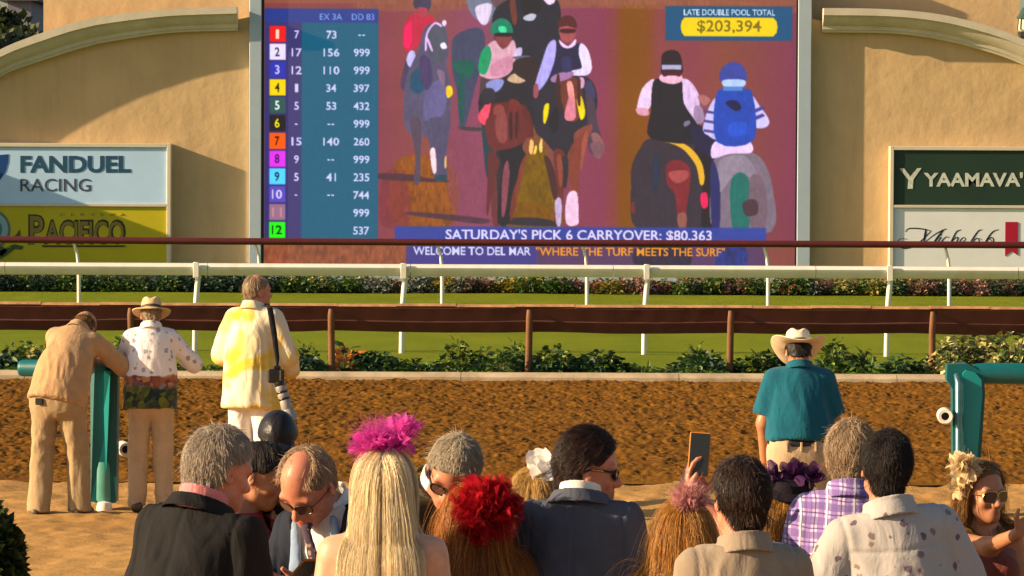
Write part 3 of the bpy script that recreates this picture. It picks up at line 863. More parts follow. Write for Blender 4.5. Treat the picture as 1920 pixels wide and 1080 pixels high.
def relax(V, F, it=1, f=.5):
    for _ in range(it):
        s = np.zeros_like(V); c = np.zeros(len(V))
        for q in range(4):
            np.add.at(s, F[:, q], V[F[:, (q+1) % 4]]); np.add.at(c, F[:, q], 1)
            np.add.at(s, F[:, q], V[F[:, (q+3) % 4]]); np.add.at(c, F[:, q], 1)
        V = V*(1-f) + f*(s/np.maximum(c, 1)[:, None])
    return V

def wrinkle(V, F, amp, seed, sc=(7, 7, 3), region=None):
    Nn = normals(V, F)
    Q = V*np.array(sc, dtype=np.float32)
    W = Q + .7*np.stack([vnoise(Q*.7, seed+5), vnoise(Q*.7, seed+6), vnoise(Q*.7, seed+7)], 1)
    r = 1 - np.abs(vnoise(W*1.3, seed))*2
    r2 = 1 - np.abs(vnoise(W*2.7+9, seed+3))*2
    h = amp*(.75*r + .35*r2)
    if region is not None: h = h*region
    return (V + Nn*h[:, None]).astype(np.float32)

def ev(prims, Pt):
    d = np.full(len(Pt), 9.0)
    for p in prims:
        d = np.minimum(d, p.f(Pt[:, 0], Pt[:, 1], Pt[:, 2]))
    return d

def evg(prims, Pt, h=.004):
    d = ev(prims, Pt); g = np.zeros_like(Pt)
    for a in range(3):
        e = np.zeros(3); e[a] = h
        g[:, a] = ev(prims, Pt+e) - d
    return d, g/np.maximum(np.linalg.norm(g, axis=1), 1e-9)[:, None]

# ------------------------------------------------------------------ skeleton
def rotm(ax, a): return np.array(Matrix.Rotation(a, 3, ax))

class Skel:
    """nominal 1.75 m figure facing +y, x to its right, standing on z = 0"""
    def __init__(s, lean=0, side=0, twist=0, hunch=0, hyaw=0, hpitch=0, hroll=0, sw=1.0, girth=1.0, hs=1.0, female=False,
                 arms=None, stride=(0, 0), stance=1.0, neck=0.0):
        s.sw, s.g, s.hs, s.fem = sw, girth, hs, female
        hip = np.array((0, 0, .93))
        Rt = rotm('Z', R(-twist)) @ rotm('Y', R(side)) @ rotm('X', R(-lean))
        Rh = Rt @ rotm('X', R(-hunch))
        s.Rt, s.Rh = Rt, Rh
        mid = hip + Rt @ np.array((0, 0, .22))
        s.T = lambda p: hip + Rt @ (np.array(p, float) - hip)              # lower torso
        s.U = lambda p: mid + Rh @ (np.array(p, float) - np.array((0, 0, 1.15)))  # chest and up
        s.neck = s.U((0, -.012, 1.44))
        nt = s.U((0, .024, 1.475+neck))
        # head turns relative to the body, but looks level when asked to
        s.Hd = rotm('Z', R(-hyaw)) @ rotm('Y', R(hroll)) @ rotm('X', R(-hpitch))
        s.hp = nt
        s.H = lambda p: s.hp + s.Hd @ (np.array(p, float)*hs)
        s.sh, s.el, s.wr, s.hd = {}, {}, {}, {}
        arms = arms or {}
        for sd, x in (('L', -1), ('R', 1)):
            s.sh[sd] = s.U((x*.163*sw, -.012, 1.375))
            a = arms.get(sd, ((x*.16, -.06, -1), (x*.06, .22, -1)))
            u = np.array(a[0], float); u /= np.linalg.norm(u); f = np.array(a[1], float); f /= np.linalg.norm(f)
            s.el[sd] = s.sh[sd] + u*.285; s.wr[sd] = s.el[sd] + f*.25
            h = np.array(a[2], float) if len(a) > 2 and a[2] is not None else f
            s.hd[sd] = h/np.linalg.norm(h)
        s.legs = {}
        for sd, x, st in (('L', -1, stride[0]), ('R', 1, stride[1])):
            s.legs[sd] = (np.array((x*.085, 0, .90)), np.array((x*.10*stance, .02+st*.5, .49)), np.array((x*.11*stance, -.02+st, .085)))

def torso_prims(s, off=0.0, loose=0.0):
    g = s.g; f = s.fem
    o = off
    P_ = [ell(s.T((0, -.005, .93)), (.165*(1.03 if f else 1)*g, .115*g, .13), s.Rt, o),
          ell(s.T((0, .015*(g-.9)*3, 1.08)), ((.135 if f else .152)*g + loose, .102*g*(1+.25*(g-1)) + loose, .17), s.Rt, o),
          ell(s.U((0, 0, 1.235)), ((.142 if f else .158)*s.sw*(.5+.5*g), .110*(.5+.5*g), .175), s.Rh, o),
          cone(s.U((-.02, -.014, 1.392)), s.U((-.135*s.sw, -.012, 1.355)), .056, .05, None, 1, o), cone(s.U((.02, -.014, 1.392)), s.U((.135*s.sw, -.012, 1.355)), .056, .05, None, 1, o),
          ell(s.U((0, -.052, 1.29)), (.128*s.sw, .06, .125), s.Rh, o)]
    for x in (-1, 1):
        P_.append(cone(s.U((x*.125*s.sw, -.014, 1.375)), s.U((x*.02, -.018, 1.45)), .03, .043, None, 1, o))
        if f: P_.append(ell(s.U((x*.072, .085, 1.25)), (.062, .06, .065), s.Rh, o))
    return P_

def arm_prims(s, sd, off=0.0, upto=2.0, flare=0.0, hand=True):
    S, E, W = s.sh[sd], s.el[sd], s.wr[sd]
    k = .86 if s.fem else 1.0
    out = []
    def cutat(p, n): return [(p, n)]
    if upto <= 1:
        n = (E-S)/np.linalg.norm(E-S); p = S + (E-S)*upto
        out.append(cone(S, S+(E-S)*1.05, .050*k, (.043*k)+flare, None, 1, off, cutat(p, n)))
    else:
        out.append(cone(S, E, .050*k, .042*k+flare*.4, None, 1, off))
        t = upto-1
        n = (W-E)/np.linalg.norm(W-E); p = E + (W-E)*t
        out.append(cone(E, W, .043*k, .03*k+flare, None, 1, off, cutat(p, n) if t < 1.3 else ()))
    return out

def hand_prims(s, sd, palm=None, curl=.45, spread=.05, thumb_in=.5):
    """palm, five unequal bent fingers; palm = direction the palm faces"""
    W = s.wr[sd]; d = s.hd[sd]; k = .9 if s.fem else 1.0
    x = 1 if sd == 'R' else -1
    pn = np.array(palm if palm is not None else (-x, .1, 0), float)
    pn = pn - d*(pn @ d); pn /= np.linalg.norm(pn)
    t = np.cross(d, pn) if sd == 'R' else np.cross(pn, d)      # towards the thumb
    out = [cone(W - d*.01, W + d*.03, .027*k, .03*k, np.stack([t, pn, d], 1), .72),
           ell(W + d*.055*k, (.041*k, .017*k, .05*k), np.stack([t, pn, d], 1))]
    for i, (o, L) in enumerate(((.029, .072), (.010, .08), (-.010, .074), (-.028, .058))):
        p = W + d*.092*k + t*o*k
        a = curl*(.8 + .12*i)
        dd = d + t*spread*(1.5-i)*.6
        dd /= np.linalg.norm(dd)
        r = .0092*k
        for j, fr in enumerate((.45, .32, .23)):
            ang = a*(.5 + .75*j)
            v = dd*math.cos(ang) + pn*math.sin(ang)
            q = p + v*L*fr*k
            out.append(cone(p, q, r, r*.92)); p = q; r *= .92
    p = W + d*.03*k + t*.03*k
    v1 = d*.62 + t*.72 + pn*.3*thumb_in; v1 /= np.linalg.norm(v1)
    v2 = d*.86 + t*.25 + pn*.55*thumb_in; v2 /= np.linalg.norm(v2)
    q = p + v1*.042*k; r_ = q + v2*.034*k
    out += [cone(p, q, .0145*k, .0115*k), cone(q, r_, .011*k, .009*k)]
    return out

def head_prims(s, off=0.0):
    H, Q, h = s.H, s.Hd, s.hs
    f = .94 if s.fem else 1.0
    E = lambda c, r, rot=None: ell(H(c), np.array(r)*h, Q if rot is None else Q @ rot, off)
    pr = [E((0, .002, .118), (.078, .099, .107)),
          E((0, .04, .055), (.058*f, .058, .078)),
          E((0, .078, .0), (.025*f, .024, .022)),
          cone(H((-.045*f, .03, .02)), H((0, .076, .0)), .02*h, .018*h, None, 1, off),
          cone(H((.045*f, .03, .02)), H((0, .076, .0)), .02*h, .018*h, None, 1, off)]
    face = [cone(H((0, .098, .098)), H((0, .119, .058)), .0085*h, .0145*h),
            cone(H((-.014, .106, .053)), H((.014, .106, .053)), .0095*h, .0095*h),
            cone(H((-.046, .083, .116)), H((.046, .083, .116)), .015*h, .015*h),
            E((-.04, .066, .062), (.026, .027, .026)), E((.04, .066, .062), (.026, .027, .026)),
            E((0, .096, .028), (.023, .013, .0075)), E((0, .094, .014), (.020, .013, .0085))]
    eyes = [ell(H((-.033, .108, .092)), np.array((.017, .014, .0105))*h, Q), ell(H((.033, .108, .092)), np.array((.017, .014, .0105))*h, Q)]
    ears = []
    for x in (-1, 1):
        rr = rotm('Z', x*R(-28)) @ rotm('X', R(12))
        ears.append((ell(H((x*.083, -.008, .082)), np.array((.0085, .019, .033))*h, Q @ rr), ell(H((x*.0935, -.002, .086)), np.array((.007, .010, .018))*h, Q @ rr)))
    return pr, face, eyes, ears

def neck_prims(s, off=0.0):
    k = .84 if s.fem else 1.0
    return [cone(s.U((0, -.02, 1.38)), s.H((0, -.012, .03)), .062*k, .057*k, None, 1, off), cone(s.U((0, -.02, 1.38)), s.U((0, -.02, 1.435)), .072*k, .058*k, None, 1, off)]

def leg_prims(s, sd, off=0.0, r=1.0):
    h, k, a = s.legs[sd]
    return [cone(h, k, .088*s.g*r, .058*r, None, 1, off), cone(k, a, .06*r, .043*r, None, 1, off), ell((h+k)/2 + np.array((0, -.01, .17)), (.085*s.g*r, .1*s.g*r, .14), None, off)]

def bounds(prims, pad=.04):
    lo = np.min([p.lo for p in prims], 0) - pad; hi = np.max([p.hi for p in prims], 0) + pad
    return lo, hi
# ------------------------------------------------------------------ sponsor signs
SY = WY - .32
def sign_box(root, x0, y0, x1, y1, div, cols, frame_mat):
    """two stacked panels in a deep frame; px coordinates of the face"""
    a, b = P(x0, (y0+y1)/2, SY), P(x1, (y0+y1)/2, SY)
    zt, zd, zb = P((x0+x1)/2, y0, SY).z, P((x0+x1)/2, div, SY).z, P((x0+x1)/2, y1, SY).z
    w = .085
    m = MB()
    m.box((a.x, SY-WY, zb), (b.x, -.005, zt - w)) if False else None
    m.box((a.x, -.32, zb), (a.x+w, -.005, zt), .008); m.box((b.x-w, -.32, zb), (b.x, -.005, zt), .008)
    m.box((a.x+w+.002, -.318, zt-w), (b.x-w-.002, -.005, zt-.002), .008)
    m.box((a.x+w+.002, -.318, zd-.03), (b.x-w-.002, -.26, zd+.03), .006)
    m.build('frame', frame_mat, root)
    for nm, z0, z1, mt in (('upper_panel', zd+.032, zt-w-.002, cols[0]), ('lower_panel', zb, zd-.032, cols[1])):
        m = MB(); m.box((a.x+w+.002, -.27, z0), (b.x-w-.002, -.01, z1)); m.build(nm, mt, root)
PALE = surf('pale blue panel', (.42, .62, .88), .55, .05, 1.5, .04, 30)
OLIVE = surf('olive yellow panel', (.46, .40, .004), .55, .06, 1.5, .04, 30)
SFRAME = surf('cream sign frame', (.58, .52, .40), .6, .06, 3, .08, 30)
DGREEN = surf('bottle green panel', (.012, .035, .022), .5, .06, 1.5, .04, 30)
PWHITE = surf('off white panel', (.68, .71, .74), .55, .05, 1.5, .04, 30)
def sign_root(label):
    o = empty('sponsor_sign', (0, WY, 0)); tag(o, label, 'sign', 'sponsor signs on the tote building'); return o
FY = WY - .27           # panel faces
s1 = sign_root('wide sign with a pale blue panel above an olive yellow panel, on the stucco wall')
sign_box(s1, -190, 268, 320, 512, 384, (PALE, OLIVE), SFRAME)
def rel(o, root):
    o.parent = root; o.matrix_parent_inverse = root.matrix_world.inverted() if False else Matrix.Translation((-root.location.x, -root.location.y, -root.location.z)); return o
NAVY = surf('deep blue lettering', (.012, .065, .14), .5, .05, 4, 0); BLUE2 = surf('blue emblem', (.004, .05, .22), .45, .05, 4, 0); CHAR = surf('slate lettering', (.05, .06, .10), .5, .05, 4, 0)
rel(wall_text('headline_lettering', 'FANDUEL', (38, 292, 245, 324), FY, NAVY, None, .035), s1)
rel(wall_text('small_lettering', 'RACING', (38, 335, 170, 359), FY, CHAR, None, .004), s1)
m = MB(); px_poly(None, [(-28,288),(-6,291),(16,289),(15,305),(10,322),(2,335),(-6,342),(-18,332),(-26,312)], FY, .008, None, None, m); rel(m.build('shield_emblem', BLUE2), s1)
DARKB = surf('dark brown lettering', (.035, .028, .006), .6, .05, 4, 0); TANL = surf('olive tan lettering', (.22, .17, .035), .6, .05, 4, 0)
for nm, bx in (('PACIFICO', None),):  # larger dark letters behind form the printed outline of the word
    rel(wall_text('letter_outline', 'P', (53, 402, 84, 459), FY, DARKB, None, .05, .005), s1); rel(wall_text('letter_face', 'P', (56, 405, 81, 459), FY, TANL, None, .012, .009), s1)
    rel(wall_text('word_outline', 'ACIFICO', (82, 411, 236, 459), FY, DARKB, None, .05, .005), s1); rel(wall_text('word_face', 'ACIFICO', (85, 415, 232, 458), FY, TANL, None, .012, .009), s1)
rel(wall_text('word_small', 'C  E  R  V  E  Z  A', (112, 400, 236, 405), FY, TANL, None, 0, .006), s1)
m = MB(); px_poly(None, [(78,460),(236,460),(232,463),(80,463)], FY, .02, None, None, m); rel(m.build('underline', DARKB), s1)
# round emblem at the left end: rings, cut by the edge of the picture
def disc_px(cx, cy, r, n=36): return [(cx + r*math.cos(2*math.pi*i/n), cy + r*math.sin(2*math.pi*i/n)) for i in range(n)]
m = MB(); px_poly(None, disc_px(-18, 430, 38), FY, .006, None, None, m); rel(m.build('emblem_rim', surf('dusty green', (.10, .16, .12), .6, .1)), s1)
m = MB(); px_poly(None, disc_px(-18, 430, 33), FY, .010, None, None, m); rel(m.build('emblem_disc', surf('pale teal', (.22, .40, .42), .6, .1)), s1)
m = MB(); px_poly(None, disc_px(-18, 430, 22), FY, .014, None, None, m); rel(m.build('emblem_centre', surf('teal deep', (.04, .16, .2), .6, .1)), s1)
m = MB()
for pts in ([(20,452),(30,440),(37,430),(38,442),(30,452)], [(16,462),(28,458),(44,462),(40,468),(24,466)], [(0,470),(14,464),(28,466),(18,474),(10,480),(0,486)], [(-14,468),(4,462),(14,470),(4,480),(-10,478)]):
    px_poly(None, pts, FY, .02, None, None, m)
rel(m.build('emblem_leaves', surf('dull leaf green', (.05, .085, .02), .6, .2)), s1)

s2 = sign_root('sign with a bottle green panel above an off white panel, partly out of view')
sign_box(s2, 1668, 275, 2150, 516, 388, (DGREEN, PWHITE), SFRAME)
SILV = surf('silver lettering', (.52, .56, .50), .45, .25, 14, 0)
rel(wall_text('headline_lettering', "YAAMAVA'", (1732, 323, 1918, 350), FY, SILV, None, .03), s2)
m = MB(); px_poly(None, [(1687,316),(1695,315.5),(1707,331),(1720,315.5),(1728,315),(1712.5,337),(1711.5,354),(1702,354),(1703,337)], FY, .008, None, None, m); rel(m.build('initial_emblem', SILV), s2)
INK = surf('black script ink', (.012, .014, .02), .5, .05, 4, 0)
def Zp(*pts): return [(1660 + a/4.408, 265 + b/4.408) for a, b in pts]
m = MB()
D = .004
stroke(m, Zp((165,748),(192,722),(255,719),(330,728),(378,740)), [1,2,2.4,2.2,1], FY, D)
stroke(m, Zp((378,740),(325,795),(270,845),(225,872),(150,885),(100,850),(120,808),(180,808)), [1,2,2.5,2,1.8,1.2,1.2,1], FY, D)
stroke(m, Zp((335,732),(328,780),(318,838)), [3,4.5,1.5], FY, D); stroke(m, Zp((318,838),(400,775),(470,736),(505,722)), [1,1.6,2.2,1.2], FY, D)
stroke(m, Zp((478,735),(432,795),(392,855),(420,868)), [2.5,4.2,2.5,1], FY, D)
stroke(m, Zp((462,790),(428,845),(440,866),(470,848)), [2,2.6,1.6,1], FY, D); stroke(m, Zp((456,770),(466,775)), [2.2,2.2], FY, D)
stroke(m, Zp((528,795),(500,790),(466,828),(468,866),(510,848)), [1.6,1.4,2.6,2,1], FY, D)
stroke(m, Zp((626,730),(588,748),(556,808),(520,874)), [1,2.6,3.2,1.6], FY, D); stroke(m, Zp((540,840),(580,798),(602,800),(582,850),(612,862)), [1,1.6,2.4,2.2,1], FY, D)
stroke(m, Zp((622,838),(662,812),(648,794),(622,815),(612,852),(640,870),(675,848)), [1,1.4,1.4,2.2,2.4,1.6,1], FY, D)
stroke(m, Zp((802,730),(768,742),(722,808),(692,860),(716,868)), [1,2.4,3.2,2.2,1], FY, D)
stroke(m, Zp((764,798),(738,812),(724,848),(748,868),(776,838),(770,804),(800,815)), [1.4,2,2.4,2,2,1.4,1], FY, D)
stroke(m, Zp((935,728),(888,748),(842,808),(815,868),(846,876),(885,850),(892,806),(868,796),(830,836)), [1,2.4,3,2.6,1.8,2,2.2,1.6,1], FY, D)
stroke(m, Zp((860,800),(890,840),(905,838)), [1,1.2,1], FY, D)
rel(m.build('script_lettering', INK), s2)
m = MB(); px_poly(None, [(1885,416.5),(1887,416),(1907,416),(1909,417),(1908.5,479),(1897,471),(1884.5,480)], FY, .012, None, None, m); rel(m.build('ribbon_emblem', surf('crimson ribbon', (.36, .004, .03), .5, .1, 6, 0)), s2)

# wall lantern at the right edge of the pylon
lan = empty('wall_lantern', P(1921, 45, WY+.45)); tag(lan, 'small dark wall lantern with pale glass above the right cornice', 'lantern')
prof = [(.0, .36), (.05, .35), (.10, .27), (.14, .18), (.17, .16), (.17, .12), (.0, .11)]
m = MB(); m.lathe(prof[::-1], 8); m.build('cap', surf('verdigris metal', (.03, .07, .07), .5, .2, 20, .1), lan, True)
m = MB(); m.lathe([(.0, .11), (.12, .11), (.14, -.12), (.10, -.16), (0, -.16)][::-1], 8); m.build('glass', surf('cream glass', (.62, .62, .48), .25, .05, 10, 0), lan)
m = MB()
for i in range(8):
    a_ = 2*math.pi*i/8; m.tube([(math.cos(a_)*.125, math.sin(a_)*.125, .11), (math.cos(a_)*.145, math.sin(a_)*.145, -.12)], .012, 5)
m.lathe([(0, -.30), (.12, -.28), (.15, -.18), (.11, -.16), (0, -.16)], 8); m.box((-.03, .0, -.3), (.03, .5, -.22)); m.build('bracket', surf('dark iron', (.03, .032, .03), .5), lan)

# ------------------------------------------------------------------ rails
WHITE = surf('white rail paint', (.78, .74, .66), .4, .05, 5, .05, 30, dirt=(.5, .42, .3), dirt_amt=.35)
MAROON = surf('maroon rail', (.085, .012, .014), .45, .15, 4, .05, 30)
BROWN = surf('brown rail skirt', (.085, .024, .016), .6, .12, 1.0, .1, 14)
BPOST = surf('brown post', (.17, .075, .03), .7, .15, 5, .2, 30)
TEAL = surf('teal paint', (.002, .105, .12), .42, .12, 3, .06, 30, dirt=(.06, .16, .15), dirt_amt=.3)
TEALL = surf('light teal sleeve', (.10, .34, .29), .5, .12, 4, .1, 30)
# far maroon rail on thin white goosenecks
Yr = 66.0
fr = empty('far_rail', (0, Yr, 0)); tag(fr, 'thin maroon rail on slender white posts in front of the big screen', 'rail')
zr = P(960, 455, Yr).z
m = MB(); m.tube([(-14, 0, zr+.03), (-5, 0, zr), (0, 0, zr), (5, 0, zr), (14, 0, zr)], .062, 14); m.build('top_rail', MAROON, fr, True)
for px in (-190, 147, 487, 829, 1101, 1441, 1781, 2121):
    b0 = P(px, 590, Yr)
    m = MB(); m.tube([(b0.x, .10, -.1), (b0.x-.005, .10, zr*.62), (b0.x-.03, .09, zr*.8), (b0.x-.09, .03, zr-.03)], [.036, .033, .028, .024], 10); m.build('post', WHITE, fr, True)
# white turf rail
Yw = 51.6
wr_ = empty('white_rail', (0, Yw, 0)); tag(wr_, 'thick white running rail on white posts in front of the flowering hedge', 'rail')
zt = P(960, 496, Yw).z; zb_ = P(960, 519, Yw).z
m = MB()
prof = [(-.015, zb_), (-.045, zb_+.02), (-.085, zt-.05), (-.055, zt-.008), (.0, zt), (.06, zt-.02), (.085, zt-.07), (.06, zt-.09), (-.03, zb_+.04)]
for i in range(7):
    x0 = -9.8 + i*2.8
    m.prism([(x0, y, z) for y, z in prof], (2.792, 0, 0))
m.build('top_rail', WHITE, wr_, True)
for px in (-85, 367, 755, 1210, 1665, 2110):
    b0 = P(px, 668, Yw)
    m = MB(); m.tube([(b0.x-.02, .04, -.1), (b0.x-.01, .04, .6), (b0.x+.03, .05, zb_+.02)], [.036, .036, .04], 12); m.box((b0.x-.03, -.115, zb_-.03), (b0.x+.05, -.088, zt+.015), .006); m.build('post', WHITE, wr_, True)
# brown rail with a deep skirt along the dirt
Yb = 45.45
br = empty('brown_rail', (0, Yb, 0)); tag(br, 'low brown rail with a deep sagging skirt on brown posts above the plants', 'rail')
zt2 = P(960, 571, Yb).z
xs_ = np.linspace(-8.6, 8.6, 240)
rngb = np.random.default_rng(3)
prof_b = [(-.055, -.325), (-.085, -.26), (-.15, -.10), (-.185, -.028), (-.165, -.004), (-.03, .0), (.08, -.012), (.10, -.05), (.06, -.07), (-.08, -.09), (-.12, -.2)]
posts_b = [P(px, 690, Yb).x for px in (-126, 248, 622, 992, 1368, 1745, 2120)]
V, F = [], []
for i, x in enumerate(xs_):
    d = min(abs(x-p) for p in posts_b)
    sag = .018*math.sin(min(d/1.2, 1)*math.pi/2)
    for j, (y, z) in enumerate(prof_b):
        rag = .0025*float(vnoise(np.array([[x*7, j*.8, 0]]), 77)[0]) + .002*float(vnoise(np.array([[x*22, j*1.8, 0]]), 78)[0])
        V.append((x, y + rag, zt2 + z - sag + (rag*1.4 if j in (3, 4, 5) else (.01*float(vnoise(np.array([[x*1.5, 0, 0]]), 79)[0]) if j in (0, 1) else 0))))
n = len(prof_b)
for i in range(len(xs_)-1):
    for j in range(n):
        j2 = (j+1) % n; F.append([i*n+j, (i+1)*n+j, (i+1)*n+j2, i*n+j2])
m = MB(); m.add(V, F); m.build('skirt', BROWN, br, True)
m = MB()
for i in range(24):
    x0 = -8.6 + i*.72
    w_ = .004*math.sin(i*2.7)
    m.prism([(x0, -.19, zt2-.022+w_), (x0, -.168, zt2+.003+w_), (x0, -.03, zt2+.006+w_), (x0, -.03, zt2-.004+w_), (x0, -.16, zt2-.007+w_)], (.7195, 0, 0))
m.build('top_strip', surf('sunlit rail top', (.42, .22, .09), .8, .3, 6, .2, 30, dirt=(.14, .05, .03), dirt_amt=.7), br, True)  # lighter tan strip: the rail's sunlit rim painted into its colour
for x in posts_b:
    w_ = random.Random(int(x*50)).uniform(-.03, .05)
    m = MB(); m.tube([(x-w_, -.05, -.1), (x-w_*.3, -.08, .3), (x, -.15, .62), (x, -.215, .78), (x, -.20, .86)], [.043, .042, .041, .040, .03], 10, True, .8); m.build('post', BPOST, br, True)

# ------------------------------------------------------------------ teal outer rail, two broken ends of it with the gap between
Yt = 28.0
def pipe_stub(root, px, py, Yd, r0, r1, yaw):
    c = P(px, py, Yd)
    M = Matrix.Translation((c.x - root.location.x, c.y - root.location.y, c.z)) @ Matrix.Rotation(yaw, 4, 'Z') @ Matrix.Rotation(R(90), 4, 'X')
    m = MB(); m.lathe([(r1, -.02), (r1, .05), (r0-.006, .052), (r0, .045), (r0, -.12), (r1, -.12)], 24, M, False); m.build('pipe_stub', WHITE, root, True)
    m = MB(); m.lathe([(0, -.02), (r1-.001, -.02), (r1-.001, -.05), (0, -.05)], 24, M, False); m.build('pipe_bore', surf('black bezel', (.012, .012, .014), .5), root)
tl = empty('teal_rail', P(196, 960, Yt)); tl.location.z = 0
tag(tl, 'teal gooseneck rail end with a white footed post beside the leaning man', 'rail', 'teal outer rail ends')
def loc_(px, py, Yd, root):
    p = P(px, py, Yd); return Vector((p.x-root.location.x, p.y-root.location.y, p.z))
m = MB()
T0, T1 = loc_(196, 690, Yt, tl), loc_(196, 890, Yt, tl)
wpx = 1/250.0
m.prism([(T0.x-25*wpx, -.06, T0.z-.03), (T0.x-16*wpx, -.09, T0.z+.02), (T0.x+18*wpx, -.09, T0.z+.02), (T0.x+26*wpx, -.06, T0.z-.05), (T0.x+24*wpx, -.06, T1.z-.2), (T0.x-24*wpx, -.06, T1.z-.2)], (0, .16, 0))
m.build('post', TEAL, tl)
m = MB()
m.prism([(T0.x+3*wpx, -.16, T0.z-.01), (T0.x+15*wpx, -.16, T0.z-.02), (T0.x+11*wpx, -.12, T0.z-.4), (T0.x+6*wpx, -.10, T1.z+.02), (T0.x+3*wpx, -.10, T1.z+.02), (T0.x+2*wpx, -.12, T0.z-.3)], (0, .08, 0))
m.build('rib', surf('bright teal paint', (.006, .24, .25), .35, .1, 3, .05, 30), tl)
m = MB(); m.lathe([(0, .05), (.085, .05), (.097, .08), (.094, .3), (.088, .36), (0, .36)], 24, Matrix.Translation((T0.x, .02, 0))); m.build('sleeve', TEALL, tl, True)
m = MB(); m.lathe([(0, -.02), (.055, -.02), (.062, .02), (.05, .06), (0, .07)], 18, Matrix.Translation((T0.x+.01, -.08, 0))); m.build('foot', WHITE, tl, True)
a, b = loc_(36, 690, Yt+.3, tl), loc_(190, 690, Yt+.1, tl)
m = MB(); m.tube([a + Vector((-.012, 0, 0)), a, a + Vector((.03, 0, 0)), b, loc_(222, 694, Yt, tl)], [.03, .055, .064, .064, .055], 18); m.build('rail_arm', TEAL, tl, True)
pipe_stub(tl, 234, 842, Yt+.25, .055, .03, R(14))
tr = empty('teal_rail', P(1822, 960, Yt-.3)); tr.location.z = 0
tag(tr, 'teal rail post with a tapered face and a rail running out of view', 'rail', 'teal outer rail ends')
Yq = Yt-.3
def lq(px, py, d=0): 
    p = P(px, py, Yq); return (p.x-tr.location.x, d, p.z)
m = MB()
m.prism([lq(1806,700), lq(1812,694), lq(1828,698), lq(1840,712), lq(1842,740), lq(1834,840), lq(1826,935), lq(1809,935), lq(1806,840)], (0, .05, 0)); m.build('face_plate', surf('bright teal paint', (.006, .24, .25), .35), tr)
m = MB()
m.prism([lq(1778,684,.055), lq(1815,682,.055), lq(1846,700,.055), lq(1849,740,.055), lq(1841,860,.055), lq(1834,958,.055), lq(1790,958,.055), lq(1788,730,.055), lq(1777,712,.055)], (0, .14, 0)); m.build('post', TEAL, tr)
a = lq(1797, 716, -.03); b = lq(1797, 955, -.03)
m = MB(); m.tube([lq(1795, 704, .03), a, b], [.025, .03, .03], 14); m.build('pipe', surf('galvanised teal', (.10, .24, .25), .28, .2, 12, .03, 40, .7), tr, True)
m = MB(); m.tube([lq(1830, 703, .13), lq(1860, 702, .13), lq(2100, 706, .13), lq(2400, 710, .13)], [.075, .08, .08, .08], 20); m.build('rail_arm', TEAL, tr, True)
pipe_stub(tr, 1772, 780, Yq-.05, .058, .03, R(-4))

# ------------------------------------------------------------------ plants
def leaves_mesh(seed, n, spread, hgt, ll, lw, cols, droop=.4, up=.6, flowers=None):
    """separate curved leaves on short stems: V, F, C"""
    rng = np.random.default_rng(seed)
    Vs, Fs, Cs = [], [], []
    for i in range(n):
        az = rng.uniform(0, 6.283); rr = spread*math.sqrt(rng.uniform())
        h = hgt*(1-(rr/spread)**2*.75)*rng.uniform(.25, 1.0)
        base = np.array((rr*math.cos(az), rr*math.sin(az), h))
        d = np.array((math.cos(az+rng.normal(0, .8)), math.sin(az+rng.normal(0, .8)), rng.uniform(-droop, up))); d /= np.linalg.norm(d)
        sd = np.cross(d, (0, 0, 1)); sd /= np.linalg.norm(sd)+1e-6
        nn = np.cross(sd, d); sd = sd*math.cos(rng.normal(0, .6)) + nn*math.sin(rng.normal(0, .6)); nn = np.cross(sd, d)
        L = ll*rng.uniform(.6, 1.25); W = lw*rng.uniform(.7, 1.2)
        pts = [base, base+d*L*.35+sd*W+nn*W*.3, base+d*L*.45-nn*W*.15, base+d*L*.35-sd*W+nn*W*.3, base+d*L*.75+sd*W*.7-nn*L*.05, base+d*L-nn*L*.22, base+d*L*.75-sd*W*.7-nn*L*.05]
        b = len(Vs)*7
        Vs.append(pts); Fs += [(b, b+1, b+2), (b, b+2, b+3), (b+1, b+4, b+2), (b+2, b+6, b+3), (b+4, b+5, b+2), (b+2, b+5, b+6)]
        c = np.array(cols[rng.integers(len(cols))])*rng.uniform(.65, 1.35)
        Cs.append(np.repeat(c[None], 7, 0))
    return np.array(Vs).reshape(-1, 3), np.array(Fs), np.concatenate(Cs)
LEAF = attr_mat('leaf', (1, 1, 1), .5, .35, .25)
STEM = surf('green stem', (.05, .075, .02), .7)
def plant(seed, n, spread, hgt, ll, lw, cols, **k):
    """foliage joined with its stems, as one mesh"""
    V, F, C = leaves_mesh(seed, n, spread, hgt, ll, lw, cols, **k)
    rng = np.random.default_rng(seed+1)
    Vs, Fs, Cs = [V], [F], [C]
    nb = len(V)
    for i in range(9):
        a = rng.uniform(0, 6.28); r_ = spread*rng.uniform(.2, .8)
        p0 = np.array((math.cos(a)*r_*.3, math.sin(a)*r_*.3, -.03)); p1 = np.array((math.cos(a)*r_, math.sin(a)*r_, hgt*.7))
        q = []
        for p, w in ((p0, .006), (p1, .003)):
            for t in range(3): q.append(p + np.array((math.cos(t*2.1)*w, math.sin(t*2.1)*w, 0)))
        Vs.append(np.array(q)); Fs.append(np.array([(0,1,4),(0,4,3),(1,2,5),(1,5,4),(2,0,3),(2,3,5)])+nb); Cs.append(np.full((6, 3), (.06, .08, .02))); nb += 6
    return np.concatenate(Vs), np.concatenate(Fs), np.concatenate(Cs)
G1, G2, G3 = (.05, .11, .015), (.03, .07, .02), (.12, .17, .02)
protos = {}
def proto(key, *a, **k):
    V, F, C = plant(*a, **k)
    o = mesh_np('tmp', V, F, LEAF, None, C, smooth=False)
    me = o.data; bpy.data.objects.remove(o); protos[key] = me
